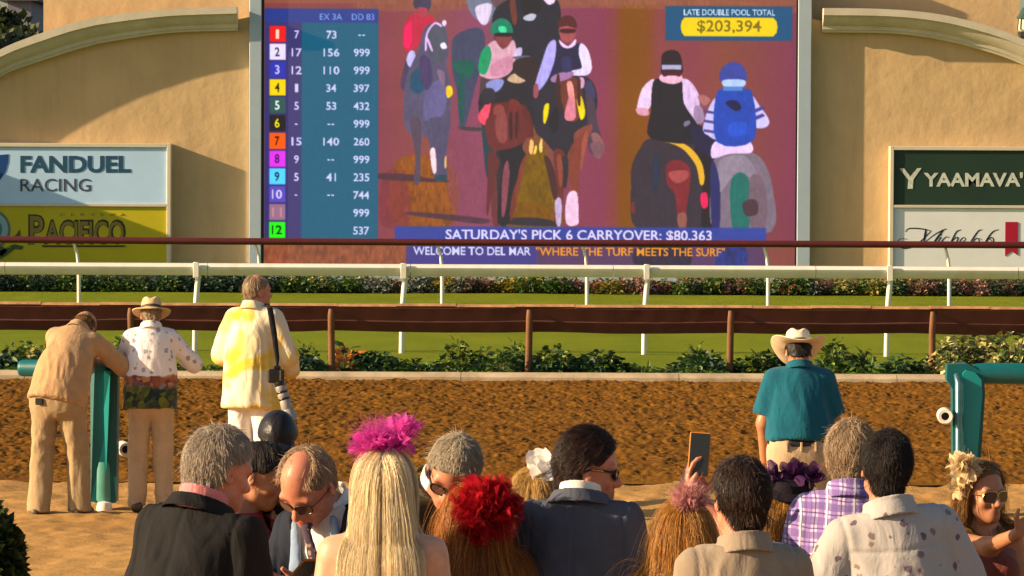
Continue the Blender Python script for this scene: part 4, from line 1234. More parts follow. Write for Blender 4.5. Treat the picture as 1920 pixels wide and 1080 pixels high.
for i in range(3):
    proto(('broad', i), 100+i, 260, .26, .26, .105, .032, [G1, G2, (.02, .055, .03)], droop=.5)
    proto(('lit', i), 120+i, 200, .20, .40, .085, .03, [G3, (.2, .24, .03), G1, (.02, .05, .03)], droop=.3, up=.9)
    proto(('low', i), 140+i, 420, .42, .18, .075, .022, [(.06, .12, .008), G1, (.08, .12, .012)], droop=.4)
    proto(('flower', i), 160+i, 170, .22, .36, .08, .032, [(.30, .10, .04), (.34, .16, .09), (.08, .10, .02), (.05, .08, .02)], up=.9)
    proto(('pink', i), 180+i, 170, .22, .34, .075, .034, [(.34, .16, .14), (.26, .12, .12), (.06, .08, .02), (.10, .08, .05)], up=.9)
    proto(('yellow', i), 200+i, 160, .22, .33, .08, .034, [(.40, .28, .03), (.22, .2, .02), (.05, .09, .02)], up=.9)
    proto(('grey', i), 220+i, 160, .22, .34, .085, .034, [(.20, .22, .19), (.12, .15, .12), (.05, .07, .04)], up=.8)
    proto(('dark', i), 240+i, 190, .25, .40, .085, .034, [(.02, .05, .03), (.03, .06, .05), (.04, .08, .04)], up=.8)
    proto(('green', i), 260+i, 180, .24, .42, .09, .035, [(.06, .13, .02), (.12, .17, .03), (.03, .08, .02)], up=.8)
    proto(('orange', i), 280+i, 60, .15, .34, .17, .035, [(.5, .15, .02), (.5, .22, .06), (.06, .1, .02)], up=1.2)
    proto(('cream', i), 300+i, 190, .22, .46, .075, .034, [(.50, .46, .20), (.46, .40, .12), (.12, .18, .04), (.07, .11, .04)], up=1)
LBL = {'creamrow': 'cream flowered plant in the row below the screen', 'broad': 'broad leaved dark green bedding plant behind the kerb', 'lit': 'upright yellow green leafy plant in the kerb bed', 'low': 'low mound of small dark leaves in the kerb bed',
       'flower': 'rust flowered bedding plant in the row below the screen', 'pink': 'dusty pink flowered plant in the row below the screen', 'yellow': 'yellow flowered plant in the row below the screen',
       'grey': 'silvery grey bedding plant in the row below the screen', 'dark': 'dark blue green plant in the row below the left sign', 'green': 'bright green leafy plant in the row below the screen',
       'orange': 'orange leaved spiky plant by the brown post', 'cream': 'pale cream flowered plant standing tall in the kerb bed'}
cnt = [0]
def put_plant(kind, x, y, sc, rnd, group, z=0.0):
    o = bpy.data.objects.new('bedding_plant', protos[(kind, rnd.randrange(3))]); COL.objects.link(o)
    o.location = (x, y, z); o.rotation_euler = (0, 0, rnd.uniform(0, 6.28)); o.scale = (sc, sc, sc*rnd.uniform(.85, 1.2))
    tag(o, LBL['creamrow' if kind == 'cream' and 'row' in group else kind], 'plant', group)
rnd = random.Random(11)
# kerb bed
def bedx(px): return P(px, 690, 45.9).x
bed = [(a, 'broad', .9) for a in (8, 40, 62, 92, 200, 225, 560, 585, 690, 705, 668, 1040, 1060, 925, 950, 1120, 1150, 1290, 1320, 1410, 1440, 1555, 1575, 1600, 1690, 1770, 1800, 1830, 1870, 1900)]
bed += [(a, 'lit', .85) for a in (20, 50, 78, 215, 230, 235, 545, 575, 860, 905, 945, 965, 1028, 1048, 1122, 1135, 1305, 1330, 1420, 1432, 1560, 1580, 1608, 1590, 1770, 1790, 1815, 1845)]
bed += [(a, 'cream', 1.0) for a in (1772, 1785, 1800, 1812, 1835, 1850, 1862, 1878, 1888, 1910, 60, 1895)]
bed += [(a, 'orange', .8) for a in (636, 652, 662)]
bed += [(a, 'low', rnd.uniform(.6, 1.1)) for a in range(-20, 1960, 26) if rnd.random() < .62]
for px, kd, sc in bed:
    y = rnd.uniform(45.0, 46.7) if kd == 'low' else rnd.uniform(45.2, 46.6)
    put_plant(kd, bedx(px) + rnd.uniform(-.06, .06), y, sc*1.15*rnd.uniform(.8, 1.15), rnd, 'pale flowers in the kerb bed' if kd == 'cream' else 'plants in the kerb bed')
# flowering row under the screen
kinds_for = lambda px: (['dark']*5 + ['green'] if px < 520 else ['green']*5 + ['cream'] if px < 690 else ['flower', 'pink', 'yellow', 'grey', 'flower'] if px < 930 else ['green', 'yellow', 'dark', 'green'] if px < 1040 else ['flower', 'pink', 'flower', 'yellow'] if px < 1260 else ['grey', 'flower', 'green'] if px < 1330 else ['green', 'green', 'pink'] if px < 1440 else ['yellow', 'flower', 'pink', 'green', 'grey'] if px < 1600 else ['green', 'yellow', 'cream'] if px < 1680 else ['pink', 'flower', 'grey', 'pink', 'dark'])
for row, yy in enumerate((76.3, 76.75, 77.2)):
    for px in range(-40, 1970, 28):
        kd = rnd.choice(kinds_for(px + rnd.uniform(-25, 25)))
        put_plant(kd, P(px, 550, yy).x + rnd.uniform(-.1, .1), yy + rnd.uniform(-.12, .12), rnd.uniform(.8, 1.15), rnd, 'plants in the row below the screen')
# clipped shrub in the bottom left corner
def shrub(px, py, Y, w, h, seed, label):
    V, F, C = [], [], []
    rng = np.random.default_rng(seed)
    n = 5200
    d = rng.normal(0, 1, (n, 3)); d /= np.linalg.norm(d, axis=1)[:, None]; d[:, 2] = np.abs(d[:, 2])*1.0 - .1
    lump = 1 + .16*fbm(d*3.0, seed, 3)
    rad = (rng.uniform(.25, 1, n)**.35)*lump
    p = d*rad[:, None]*(w, w, h)
    ln = .05
    t = d + rng.normal(0, .7, (n, 3)); t /= np.linalg.norm(t, axis=1)[:, None]
    s_ = np.cross(t, rng.normal(0, 1, (n, 3))); s_ /= np.linalg.norm(s_, axis=1)[:, None]
    L = (ln*rng.uniform(.6, 1.3, n))[:, None]
    V = np.stack([p, p + t*L*.5 + s_*L*.28, p + t*L, p + t*L*.5 - s_*L*.28], 1).reshape(-1, 3)
    F = np.arange(n*4).reshape(n, 4)
    C = np.repeat(np.array([(.035, .06, .012), (.022, .045, .014), (.06, .08, .012)])[rng.integers(0, 3, n)]*rng.uniform(.6, 1.3, (n, 1)), 4, 0)
    root = empty('clipped_shrub', (P(px, py, Y).x, Y, 0)); tag(root, label, 'shrub')
    mesh_np('foliage', V + (0, 0, P(px, py, Y).z - h*.0), F, LEAF, root, C, smooth=False)
    m = MB()
    zc = P(px, py, Y).z
    for i in range(6):
        a_ = i*1.05; m.tube([(0, 0, -.05), (.03*math.cos(a_), .03*math.sin(a_), zc*.6), (.2*w*math.cos(a_)*2, .2*w*math.sin(a_)*2, zc + .5*h)], [.025, .018, .006], 7)
    m.build('stems', surf('twig bark', (.06, .045, .03), .9), root)
shrub(-28, 1085, 13.0, .118, .27, 4, 'dark clipped green shrub in the bottom left corner')

# ------------------------------------------------------------------ far houses and trees behind the left wing
hill = sheet('hill', -160, 160, 150, 420, 40, 40, surf('dry hillside', (.10, .10, .05), .95, .3, .05, .2, .5), lambda X, Y: (Y-150)*.075 + .8*fbm(np.stack([X*.03, Y*.03, X*0], -1), 3, 3))
def house(px0, px1, ytop, Y, col, label, seed):
    a, b = P(px0, ytop, Y), P(px1, ytop, Y)
    o = empty('hillside_house', ((a.x+b.x)/2, Y, 0)); tag(o, label, 'house')
    w = (b.x-a.x)/2; zt = a.z
    m = MB(); m.box((-w, 0, 0), (w, 8, zt)); m.build('wall', col, o)
    m = MB(); m.prism([(-w-.4, -.5, zt+.005), (w+.4, -.5, zt+.005), (w*.8, -.5, zt+1.2), (-w*.8, -.5, zt+1.2)], (0, 9, 0)); m.build('roof', surf('slate roof', (.10, .10, .11), .8), o)
    k = 0
    for zz in np.arange(zt-2.0, max(zt-9, 1), -2.6):
        for x in np.arange(-w+1.0, w-.6, 1.7):
            m = MB(); m.box((x-.5, -.06, zz), (x+.5, .05, zz+1.3)); f = m.build('window', surf('dark glass', (.012, .018, .035), .15, .1), o)
house(15, 58, 2, 170, surf('lilac grey render', (.17, .17, .22), .8, .08, .5), 'grey rendered house with dark windows behind the left wing wall', 1)
house(56, 130, -6, 178, surf('blue grey render', (.10, .13, .2), .8, .08, .5), 'dark blue grey house beside the pylon, behind the trees', 2)
def tree(px, ytop, Y, w, label, seed, cols):
    rng = np.random.default_rng(seed)
    top = P(px, ytop, Y); base_z = max((Y-150)*.075, 0)
    root = empty('hillside_tree', (top.x, Y, base_z-.3)); tag(root, label, 'tree', 'trees behind the left wing')
    H = top.z - base_z + .3
    m = MB(); m.tube([(0, 0, 0), (.1, 0, H*.35), (.0, .1, H*.7)], [.3, .22, .1], 8)
    for i in range(6):
        a_ = i*1.1; m.tube([(0.05, 0, H*(.3+.05*i)), (w*.35*math.cos(a_), w*.35*math.sin(a_), H*(.5+.05*i))], [.12, .03], 6)
    m.build('trunk', surf('twig bark', (.06, .045, .03), .9), root)
    nc = 26; cc = rng.normal(0, 1, (nc, 3)); cc /= np.linalg.norm(cc, axis=1)[:, None]; cc *= (w*.62, w*.62, H*.3)*rng.uniform(.4, 1, (nc, 1)); cc[:, 2] += H*.66
    n = 4200; ci = rng.integers(0, nc, n); d = rng.normal(0, 1, (n, 3)); d /= np.linalg.norm(d, axis=1)[:, None]
    p = cc[ci] + d*(rng.uniform(.3, 1, (n, 1))**.5)*w*.34*(1, 1, .8)
    t = rng.normal(0, 1, (n, 3)); t /= np.linalg.norm(t, axis=1)[:, None]; s_ = np.cross(t, rng.normal(0, 1, (n, 3))); s_ /= np.linalg.norm(s_, axis=1)[:, None]
    L = .42*rng.uniform(.5, 1.3, (n, 1))
    V = np.stack([p, p+t*L*.5+s_*L*.3, p+t*L, p+t*L*.5-s_*L*.3], 1).reshape(-1, 3)
    cl = rng.uniform(.6, 1.4, (nc, 1))[ci]
    C = np.repeat(np.array(cols)[rng.integers(0, len(cols), n)]*cl, 4, 0)
    mesh_np('crown', V, np.arange(n*4).reshape(n, 4), LEAF, root, C, smooth=False)
tree(12, 14, 150, 1.6, 'rounded olive green tree below the grey house', 5, [(.05, .07, .02), (.04, .055, .02)])
tree(52, 26, 148, 1.5, 'olive green tree with a broad crown below the blue grey house', 6, [(.06, .075, .025), (.05, .06, .02)])
tree(84, 30, 146, 1.2, 'yellowish green tree beside the corner of the pylon', 7, [(.07, .08, .02), (.05, .06, .02)])
for i, (px, yt) in enumerate(((-40, 30), (-90, 20), (-10, 62), (28, 58), (62, 60), (-60, 66))):
    tree(px, yt, 136+i, 1.7, 'dark blue green tree behind the left cornice', 20+i, [(.018, .03, .03), (.02, .035, .025)])
# ------------------------------------------------------------------ the person builder
SKIN_RINGS = {}
def skin_mat(name, col):
    if name in MATS: return MATS[name]
    m, nt, b = new_mat(name)
    a = N(nt, 'ShaderNodeAttribute', attribute_name='col')
    v = coords(nt)
    n1 = noise_node(nt, v, 25, 4, .6)
    base = ramp(nt, n1, [(.3, tuple(c*.86 for c in col)), (.7, tuple(min(1, c*1.1) for c in col))])
    c = mixc(nt, 1.0, base, a.outputs['Color'], 'MULTIPLY')
    nt.links.new(c, b.inputs['Base Color'])
    b.inputs['Roughness'].default_value = .48
    b.inputs['Specular IOR Level'].default_value = .4
    b.inputs['Subsurface Weight'].default_value = .12
    b.inputs['Subsurface Radius'].default_value = (.02, .008, .004)
    b.inputs['Subsurface Scale'].default_value = .4
    bump(nt, b, noise_node(nt, v, 240, 2), .12, .002)
    MATS[name] = m
    return m

class Person:
    def __init__(s, label, px, top, Y, yaw=0, skin='skin fair', k=None, group=None, res=1.0, name='person', reach=None, **sk):
        sk['hs'] = sk.get('hs', 1.0)*.93
        s.sk = Skel(**sk); s.seed = int(px*7 + top) % 9973
        topz = P(px, top, Y).z
        # head top in nominal units
        H = s.sk
        up = np.array((0, 0, 1.0))
        c = H.H((0, .002, .118))
        ext = math.sqrt(sum((r*(H.Hd[:, i] @ up))**2 for i, r in enumerate((.078, .099, .107))))*H.hs
        zt = c[2] + ext
        s.k = k or topz/zt
        Rz = rotm('Z', R(-yaw))
        c = Rz @ c*s.k
        tgt = P(px, top, Y)
        s.root = empty(name, (tgt.x - c[0], Y - c[1], topz - zt*s.k if k else 0), R(-yaw))
        tag(s.root, label, 'person', group)
        s.skin, s.res, s.yaw, s.group = skin, res, yaw, group
        for sd, (pt, pole, hdir) in (reach or {}).items():
            t = rotm('Z', R(yaw)) @ (np.array(pt) - np.array(s.root.location))/s.k
            S = H.sh[sd]; v = t - S; L = min(np.linalg.norm(v), .533); v /= np.linalg.norm(v)
            a, b = .285, .25
            c_ = (a*a + L*L - b*b)/(2*L); h_ = math.sqrt(max(a*a - c_*c_, 0))
            q = np.array(pole, float); q = q - v*(q @ v); q /= np.linalg.norm(q)
            H.el[sd] = S + v*c_ + q*h_; H.wr[sd] = S + v*L
            hd = rotm('Z', R(yaw)) @ np.array(hdir, float); H.hd[sd] = hd/np.linalg.norm(hd)
    def out(s, name, V, F, mat, col=None, parent=None, smooth=True):
        return mesh_np(name, V*s.k, F, mat, parent or s.root, col, smooth)
    # --- body: one continuous skin
    def body(s, hands=None, shrink=.012, ears=True, bare_arms=False, bare_torso=False, brow=(.35, .25, .2), lips=(.85, .5, .5), beard=None):
        sk = s.sk; t_off = 0 if bare_torso else -shrink
        tp = torso_prims(sk, t_off); npm = neck_prims(sk)
        ap = {sd: arm_prims(sk, sd, 0 if bare_arms else -.006, 2.4) for sd in 'LR'}
        lp = leg_prims(sk, 'L', -.012) + leg_prims(sk, 'R', -.012)
        feet = []
        for sd in 'LR':
            a = sk.legs[sd][2]
            feet += [cone(a + (0, -.03, -.04), a + (0, .13, -.055), .04, .03)]
        hp, face, eyes, ear = head_prims(sk)
        hands = hands or {}
        hl = {sd: hand_prims(sk, sd, **hands.get(sd, {})) for sd in 'LR'}
        al = tp + npm + ap['L'] + ap['R'] + lp + feet + hp + hl['L'] + hl['R']
        lo, hi = bounds(al)
        fb = [bounds(hp, .02)]
        for sd in hands:
            fb.append(bounds(hl[sd], .01))
        v = Vol(lo, hi, .017*s.res, .0062*max(1, s.res*.9), fb)
        v.adds(lp + feet, .03).adds(tp, .05).adds(npm, .04)
        for sd in 'LR':
            v.adds(ap[sd], .035); v.adds(hl[sd], .008)
        v.adds(hp, .03).adds(face, .012)
        for e in eyes: v.sub(e, .008)
        if ears:
            for e, h in ear: v.add(e, .006); v.sub(h, .004)
        V, F = v.mesh()
        V = relax(V, F, 1, .3)
        # tints in head space
        q = (V - sk.hp) @ sk.Hd / sk.hs
        c = np.ones((len(V), 3), dtype=np.float32)
        def put(mask, t): c[:] = c*(1-mask[:, None]) + mask[:, None]*c*np.array(t)
        g = lambda p, r: np.clip(1.6 - np.sqrt((((q-np.array(p))/np.array(r))**2).sum(1))*1.6, 0, 1)
        put(g((0, .105, .021), (.026, .03, .014)), lips)
        for x in (-1, 1):
            put(g((x*.034, .1, .117), (.026, .03, .008)), brow)
            put(g((x*.034, .1, .093), (.022, .03, .012))*.55, (.55, .4, .4))
            put(g((x*.045, .09, .05), (.03, .03, .03))*.4, (1.05, .75, .7))
        put(g((0, .12, .055), (.02, .03, .02))*.4, (1.05, .75, .7))
        if beard: put(np.clip((.045 - q[:, 2])*40, 0, 1)*np.clip((q[:, 1]-.0)*25, 0, 1)*np.clip((q[:, 2]+.035)*60, 0, 1), beard)
        s.head_solid = hp + ([e for e, _ in ear] if ears else [])
        s.body_solid = tp + npm + ap['L'] + ap['R']
        s.bobj = s.out('body', V, F, MATS[s.skin], c)
        return s
    def eyeballs(s):
        w, b = MB(), MB()
        for x in (-1, 1):
            c = s.sk.H((x*.033, .086, .092))*s.k
            M = Matrix.Translation(c) @ Matrix(s.sk.Hd).to_4x4()
            prof = [(.0125*math.sin(a), -.0125*math.cos(a)) for a in np.linspace(.05, math.pi-.05, 9)]
            w.lathe([(r*s.k, z*s.k) for r, z in prof], 14, M)
            M2 = M @ Matrix.Translation((0, .0105*s.k, 0)) @ Matrix.Rotation(R(-90), 4, 'X')
            b.lathe([(.0055*s.k, 0), (.0055*s.k, .0028*s.k)], 12, M2)
        w.build('eyes', MATS['eye white'], s.root, True); b.build('irises', MATS['eye dark'], s.root, True)
        return s
    # --- clothes
    def top(s, name, mat, off=.02, hem=.86, sleeve=2.0, flare=.012, neckz=1.452, loose=.012, amp=.007, hemw=.0, open_front=None, fr=9,
            coll=None, coll_mat=None, coll_h=.04, coll_r=.014, arms=True, seed=0, neckdip=0.0, low_back=None, seam=None, nm_coll='collar', scl=(6, 6, 3), fine=.009, cuts=()):
        sk = s.sk
        tp = torso_prims(sk, off, loose)
        hemc = sk.T((0, -.004, hem))
        tp.append(cone(sk.T((0, 0, 1.14)), sk.T((0, -.004, hem-.02)), .148*sk.g + loose, .160*sk.g + loose + hemw, sk.Rt, .80, off*.8))
        np_ = [cone(sk.U((0, -.02, 1.37)), sk.U((0, -.016, 1.45)), .078, .062, None, 1, off*.4)]
        al = {sd: arm_prims(sk, sd, off*.8, sleeve, flare) for sd in 'LR'} if arms and sleeve > 0 else {}
        allp = tp + np_ + sum(al.values(), [])
        lo, hi = bounds(allp)
        nb = (sk.U((-.16, -.14, 1.34)), sk.U((.16, .12, 1.56)))
        nb = (np.minimum(*nb)-.02, np.maximum(*nb)+.02)
        v = Vol(lo, hi, .0125*s.res, fine*s.res, [nb])
        v.adds(tp, .05)
        v.adds(np_, .03)
        for sd in al: v.adds(al[sd], .03)
        dn = sk.T((0, 0, hem)); v.cut(dn, sk.Rt @ np.array((0, 0, -1.0)))
        up = sk.Rh @ np.array((0, neckdip, 1.0)); v.cut(sk.U((0, -.016, neckz)), up)
        if low_back is not None: v.cut(sk.U((0, 0, low_back)), sk.Rh @ np.array((0, -.25, 1.0)))
        for p0, n in cuts: v.cut(sk.U(p0), sk.Rh @ np.array(n, float))
        if open_front is not None:
            # V opening: half width from bottom z to top z
            zb, zt, wt = open_front
            X = v.ax[0][:, None, None]; Y = v.ax[1][None, :, None]; Z = v.ax[2][None, None, :]
            o = sk.U((0, 0, 0)); Rr = sk.Rh
            x, y, z = X-o[0], Y-o[1], Z-o[2]
            u = Rr[0,0]*x+Rr[1,0]*y+Rr[2,0]*z; vv = Rr[0,1]*x+Rr[1,1]*y+Rr[2,1]*z; w = Rr[0,2]*x+Rr[1,2]*y+Rr[2,2]*z
            hw = np.clip((w-zb)/(zt-zb), -1, 1.5)*wt
            q = np.maximum(np.abs(u)-hw, -(vv-.02))
            v.d = np.maximum(v.d, -q.astype(np.float32))
        V, F = v.mesh()
        V = relax(V, F, 1, .4)
        if amp:
            reg = np.clip((sk.neck[2] - V[:, 2] + .02)*6, .15, 1)
            V = wrinkle(V, F, amp, s.seed + seed, scl, reg)
            U_ = (V - sk.U((0, 0, 0))) @ sk.Rh
            g = np.zeros(len(V))
            if seam == 'jacket':
                g = np.maximum(g, np.exp(-(U_[:, 0]/.006)**2)*(U_[:, 1] < 0))
            if seam == 'shirt':
                g = np.maximum(g, np.exp(-((U_[:, 2]-1.315-.25*np.abs(U_[:, 0])**1.5)/.006)**2)*(U_[:, 1] < 0)*(np.abs(U_[:, 0]) < .17))
            if seam:
                e_ = np.abs(np.abs(U_[:, 0]) - .155*sk.sw - off*.6 - .05*np.clip(1.37-U_[:, 2], 0, .2))
                g = np.maximum(g, np.exp(-(e_/.007)**2)*(U_[:, 2] > 1.2))
                V = (V - normals(V, F)*(.0055*g)[:, None]).astype(np.float32)
        o = s.out(name, V, F, MATS[mat])
        if coll: s.collar(coll_mat or mat, coll_h, coll_r, coll, nm_coll, o)
        s.body_solid += tp[:6]
        return s
    def collar(s, mat, h=.04, r=.014, style='band', name='collar', parent=None):
        """standing / folded band around the neck"""
        sk = s.sk
        a = sk.U((0, -.02, 1.40)); b = sk.H((0, -.012, .03))
        up = sk.Rh @ np.array((0, 0, 1.0)); fw = sk.Rh @ np.array((0, 1.0, 0))
        base = sk.U((0, -.02, 1.447)) ; rb = (.066 if not sk.fem else .056)
        lo, hi = base-.16, base+.16
        v = Vol(lo, hi, .005)
        X = v.ax[0][:, None, None]; Y = v.ax[1][None, :, None]; Z = v.ax[2][None, None, :]
        x, y, z = X-base[0], Y-base[1], Z-base[2]
        Rr = sk.Rh
        u = Rr[0,0]*x+Rr[1,0]*y+Rr[2,0]*z; w2 = Rr[0,1]*x+Rr[1,1]*y+Rr[2,1]*z; w = Rr[0,2]*x+Rr[1,2]*y+Rr[2,2]*z
        w = w + .25*w2
        if style == 'fold':
            rad = rb + r + np.clip(h*.45 - w, 0, .12)*.42
            top_, bot = h*.75, -h*.85
        elif style == 'jacket':
            rad = rb + r + .006 + np.clip(h*.4 - w, 0, .15)*.6
            top_, bot = h*.55, -h*1.05
        else:
            rad = rb + r - w*.12
            top_, bot = h, -h*.5
        d = np.abs(np.sqrt(u*u + (w2*.93)**2) - rad)*.8 - .0036
        d = np.maximum(d, np.maximum(w - top_, bot - w))
        if style in ('fold', 'jacket'):
            gap = np.abs(u) - .018 - np.clip(w2, 0, 1)*.12
            d = np.maximum(d, np.where(w2 > 0, -gap, -1))
        v.d = d.astype(np.float32)
        V, F = v.mesh()
        if len(F): s.out(name, relax(V, F, 1, .4), F, MATS[mat], parent=parent)
        return s
    def trousers(s, mat, top=.99, off=.014, r=1.04, amp=.010, hem=.05, belt=None, flare=.012):
        sk = s.sk
        pr = [ell(sk.T((0, -.005, .93)), (.165*sk.g, .118*sk.g, .13), sk.Rt, off), cone(sk.T((0, 0, .9)), sk.T((0, 0, 1.06)), .155*sk.g, .15*sk.g, sk.Rt, .7, off)]
        for x in (-1, 1): pr.append(ell((x*.075*sk.g, -.042, .88), (.088*sk.g, .075, .11), None, off))
        lg = []
        for sd in 'LR':
            h, k, a = sk.legs[sd]
            lg += [cone(h, k, .09*sk.g*r, .064*r, None, 1, off), cone(k, a + (0, 0, -.03), .064*r, .056*r+flare, None, 1, off), ell((h+k)/2 + np.array((0, -.01, .17)), (.083*sk.g*r, .1*sk.g*r, .14), None, off)]
        lo, hi = bounds(pr + lg)
        v = Vol(lo, hi, .0135*s.res)
        v.adds(pr, .05).adds(lg, .03)
        v.cut(sk.T((0, 0, top)), sk.Rt @ np.array((0, 0, 1.0)))
        v.cut((0, 0, hem), (0, 0, -1))
        V, F = v.mesh(); V = relax(V, F, 1, .4)
        V = wrinkle(V, F, amp, s.seed+31, (7, 7, 3.5))
        o = s.out('trousers', V, F, MATS[mat])
        if belt:
            v = Vol(lo, hi, .012*s.res)
            v.add(cone(sk.T((0, 0, .9)), sk.T((0, 0, 1.06)), .155*sk.g, .15*sk.g, sk.Rt, .7, off+.006))
            v.add(ell(sk.T((0, -.005, .93)), (.165*sk.g, .118*sk.g, .13), sk.Rt, off+.006), .05)
            v.cut(sk.T((0, 0, top-.002)), sk.Rt @ np.array((0, 0, 1.0))); v.cut(sk.T((0, 0, top-.046)), sk.Rt @ np.array((0, 0, -1.0)))
            V, F = v.mesh(); s.out('belt', V, F, MATS[belt])
            bl = MB()
            for x in (-.09, 0, .09):
                bl.box((x-.007, -.148*sk.g, top-.055), (x+.007, -.128*sk.g, top+.004), .003, Matrix.Scale(s.k, 4))
            bl.build('belt_loop', MATS[mat], o)
        return s
    def shoes(s, mat):
        for sd in 'LR':
            a = s.sk.legs[sd][2]; x = -1 if sd == 'L' else 1
            z = np.array((0, 0, 1.0))
            pr = [cone((a[0], a[1]-.045, .045), (a[0]+x*.02, a[1]+.15, .035), .044, .04), cone((a[0], a[1]-.03, .05), (a[0], a[1]-.01, .1), .045, .043)]
            lo, hi = bounds(pr); v = Vol(lo, hi, .012); v.adds(pr, .02); v.cut((0, 0, .004), (0, 0, -1))
            V, F = v.mesh(); s.out('shoe', V, F, MATS[mat])
        return s
    def dress(s, mat, topz=1.3, hem=.5, wide=.26, off=.012, back=None, straps=None, amp=.005, dip=0.0, sleeves=0):
        sk = s.sk
        tp = torso_prims(sk, off)
        tp += [cone(sk.T((0, 0, 1.02)), (0, 0, hem), .14*sk.g, wide, None, .85, off)]
        lo, hi = bounds(tp); v = Vol(lo, hi, .013*s.res)
        v.adds(tp, .05)
        v.cut((0, 0, hem), (0, 0, -1)); v.cut(sk.U((0, 0, topz)), sk.Rh @ np.array((0, dip, 1.0)))
        V, F = v.mesh(); V = relax(V, F, 1, .4); V = wrinkle(V, F, amp, s.seed+5, (8, 8, 2.5))
        o = s.out('dress', V, F, MATS[mat])
        if straps:
            for x in (-1, 1):
                sol = torso_prims(sk, .006)
                pts = []
                for t in np.linspace(0, 1, 14):
                    a = math.pi*(t - .5)
                    p = sk.U((x*(.115 - .02*abs(math.sin(a))), .13*math.sin(a), 1.27 + .16*math.cos(a)))
                    pts.append(p)
                Q = np.array(pts)
                for _ in range(6):
                    d, g = evg(sol, Q); Q = Q - g*d[:, None]
                m = MB(); m.tube([Vector(q*s.k) for q in Q], .011*s.k, 8, True, .4); m.build('strap', MATS[straps], o, True)
        s.body_solid += tp[:6]
        return s
    # --- hair
    def hair_cap(s, mat, t=.011, long=None, bald=False, nape=.012, name='hair', fringe=0.0, ear_cut=True, rough=.003, part=None, vol=(1, 1, 1), wisps=True, front=(.09, .18)):
        sk = s.sk; H, Q, hs = sk.H, sk.Hd, sk.hs
        cap = ell(H((0, -.004, .12)), np.array((.078*vol[0], .099*vol[1], .107*vol[2]))*hs, Q, t*hs)
        pr = [cap, cone(H((0, -.035, .1)), H((0, -.045, .035)), .068*hs, .052*hs, Q, .9, t*.6)]
        falls = []
        if long:
            L, w, fl, back = long        # length below crown, half width, flare, set back
            a = H((0, -.03, .12)); b = a + np.array((0, 0, -1.0))*L + (sk.Hd @ np.array((0, -back, 0)))
            b[2] = a[2]-L
            Rm = np.stack([Q[:, 0]*[1, 1, 0]/np.linalg.norm(Q[:2, 0]), [0, 0, 0], [0, 0, 1]], 1)
            Rm[:, 1] = np.cross(Rm[:, 2], Rm[:, 0])
            falls = [cone(a, a*.5+b*.5, .075*hs*vol[0], (w+.3*fl)*hs, Rm, .7, t*.5), cone(a*.5+b*.5, b + np.array((0, 0, .07)), (w+.3*fl)*hs, (w*.75+fl)*hs, Rm, .5, 0)]
            if fl < 0: falls[1] = cone(a*.5+b*.5, b, (w+.3*fl)*hs, (w+fl)*hs, Rm, .5, 0)
        lo, hi = bounds(pr + falls, .05)
        v = Vol(lo, hi, .0105*max(1, s.res) if long else .0075)
        v.adds(pr, .03)
        n = Q @ np.array((0, .74, -.67)); v.cut(H((0, front[0]+fringe, front[1])), n)
        v.cut(H((0, 0, nape)), Q @ np.array((0, .25, -1.0)))
        if ear_cut:
            for x in (-1, 1): v.sub(ell(H((x*.088, .012, .08)), np.array((.03, .032, .04))*hs, Q), .01)
        if bald:
            v.sub(ell(H((0, .07, .22)), np.array((.062, .115, .075))*hs, Q), .02)
        v.adds(falls, .03)
        V, F = v.mesh(); V = relax(V, F, 1, .4)
        Nn = normals(V, F)
        if rough and not long: V = V + Nn*(rough*fbm(V*np.array((40, 40, 16)), s.seed, 2))[:, None].astype(np.float32)
        rnd = 1 + .18*vnoise(V*60, s.seed)[:, None]
        o = s.out(name, V.astype(np.float32), F, MATS[mat], rnd*np.ones((1, 3))*.6)
        s.hair_obj, s.hairV, s.hairN, s.hairF = o, V, normals(V, F), F
        s.hair_solid = pr + falls
        return s
    def strands(s, mat, n=700, length=.05, K=6, r=.0017, lift=.004, wave=0.0, gravity=0.0, messy=.35, sprd=.25, crown=(0, -.03, .215), sweep=0.0, maxx=None, fringe=0.0, clump=14, zmin=None, tint=((1, 1, 1),), seed=0, comb=None, jag=.3, margin=.001, pull=.5):
        sk = s.sk; rng = np.random.default_rng(s.seed + seed)
        V, Nn = s.hairV, s.hairN
        ok = np.ones(len(V), bool)
        q = (V - sk.hp) @ sk.Hd / sk.hs
        if gravity > .5: ok &= q[:, 2] > .03
        else: ok &= q[:, 2] > (zmin if zmin is not None else -.01)
        ids = np.nonzero(ok)[0]
        ids = rng.choice(ids, n)
        p = V[ids] + rng.normal(0, .004, (n, 3)); nn = Nn[ids].astype(float)
        cr = sk.H(crown)
        flow = p - cr
        if comb is not None: flow = flow*.6 + (sk.Hd @ np.array(comb, float))*.12
        if gravity > .5:
            fh = flow @ sk.Hd
            fh[:, 1] = np.minimum(fh[:, 1], 0)*.6 - .01
            if sweep: fh[:, 1] -= sweep*np.clip((((p - sk.hp) @ sk.Hd)[:, 1] + .06)*10, 0, 1)
            fh[:, 0] = fh[:, 0]*1.2 + np.sign((p - sk.hp) @ sk.Hd[:, 0])*.03
            flow = fh @ sk.Hd.T
        flow += np.array((0, 0, -.05))
        flow += rng.normal(0, messy*.05, (n, 3))
        prev = flow / np.linalg.norm(flow, axis=1)[:, None]
        Ls = (length*(1 + jag*rng.uniform(-1, .6, n)))
        if gravity > .5 and s_has(s.hair_solid, 4):
            zend = s.hairV[:, 2].min()
            Ls = np.clip(p[:, 2] - zend, .05, 2)*(1.0 + rng.uniform(-.12, .08, n)) + .02
        st = Ls/(K-1)
        path = [p.copy()]
        ph = rng.uniform(0, 6.28, n)
        sol = s.hair_solid + (s.body_solid if gravity > .5 else [])
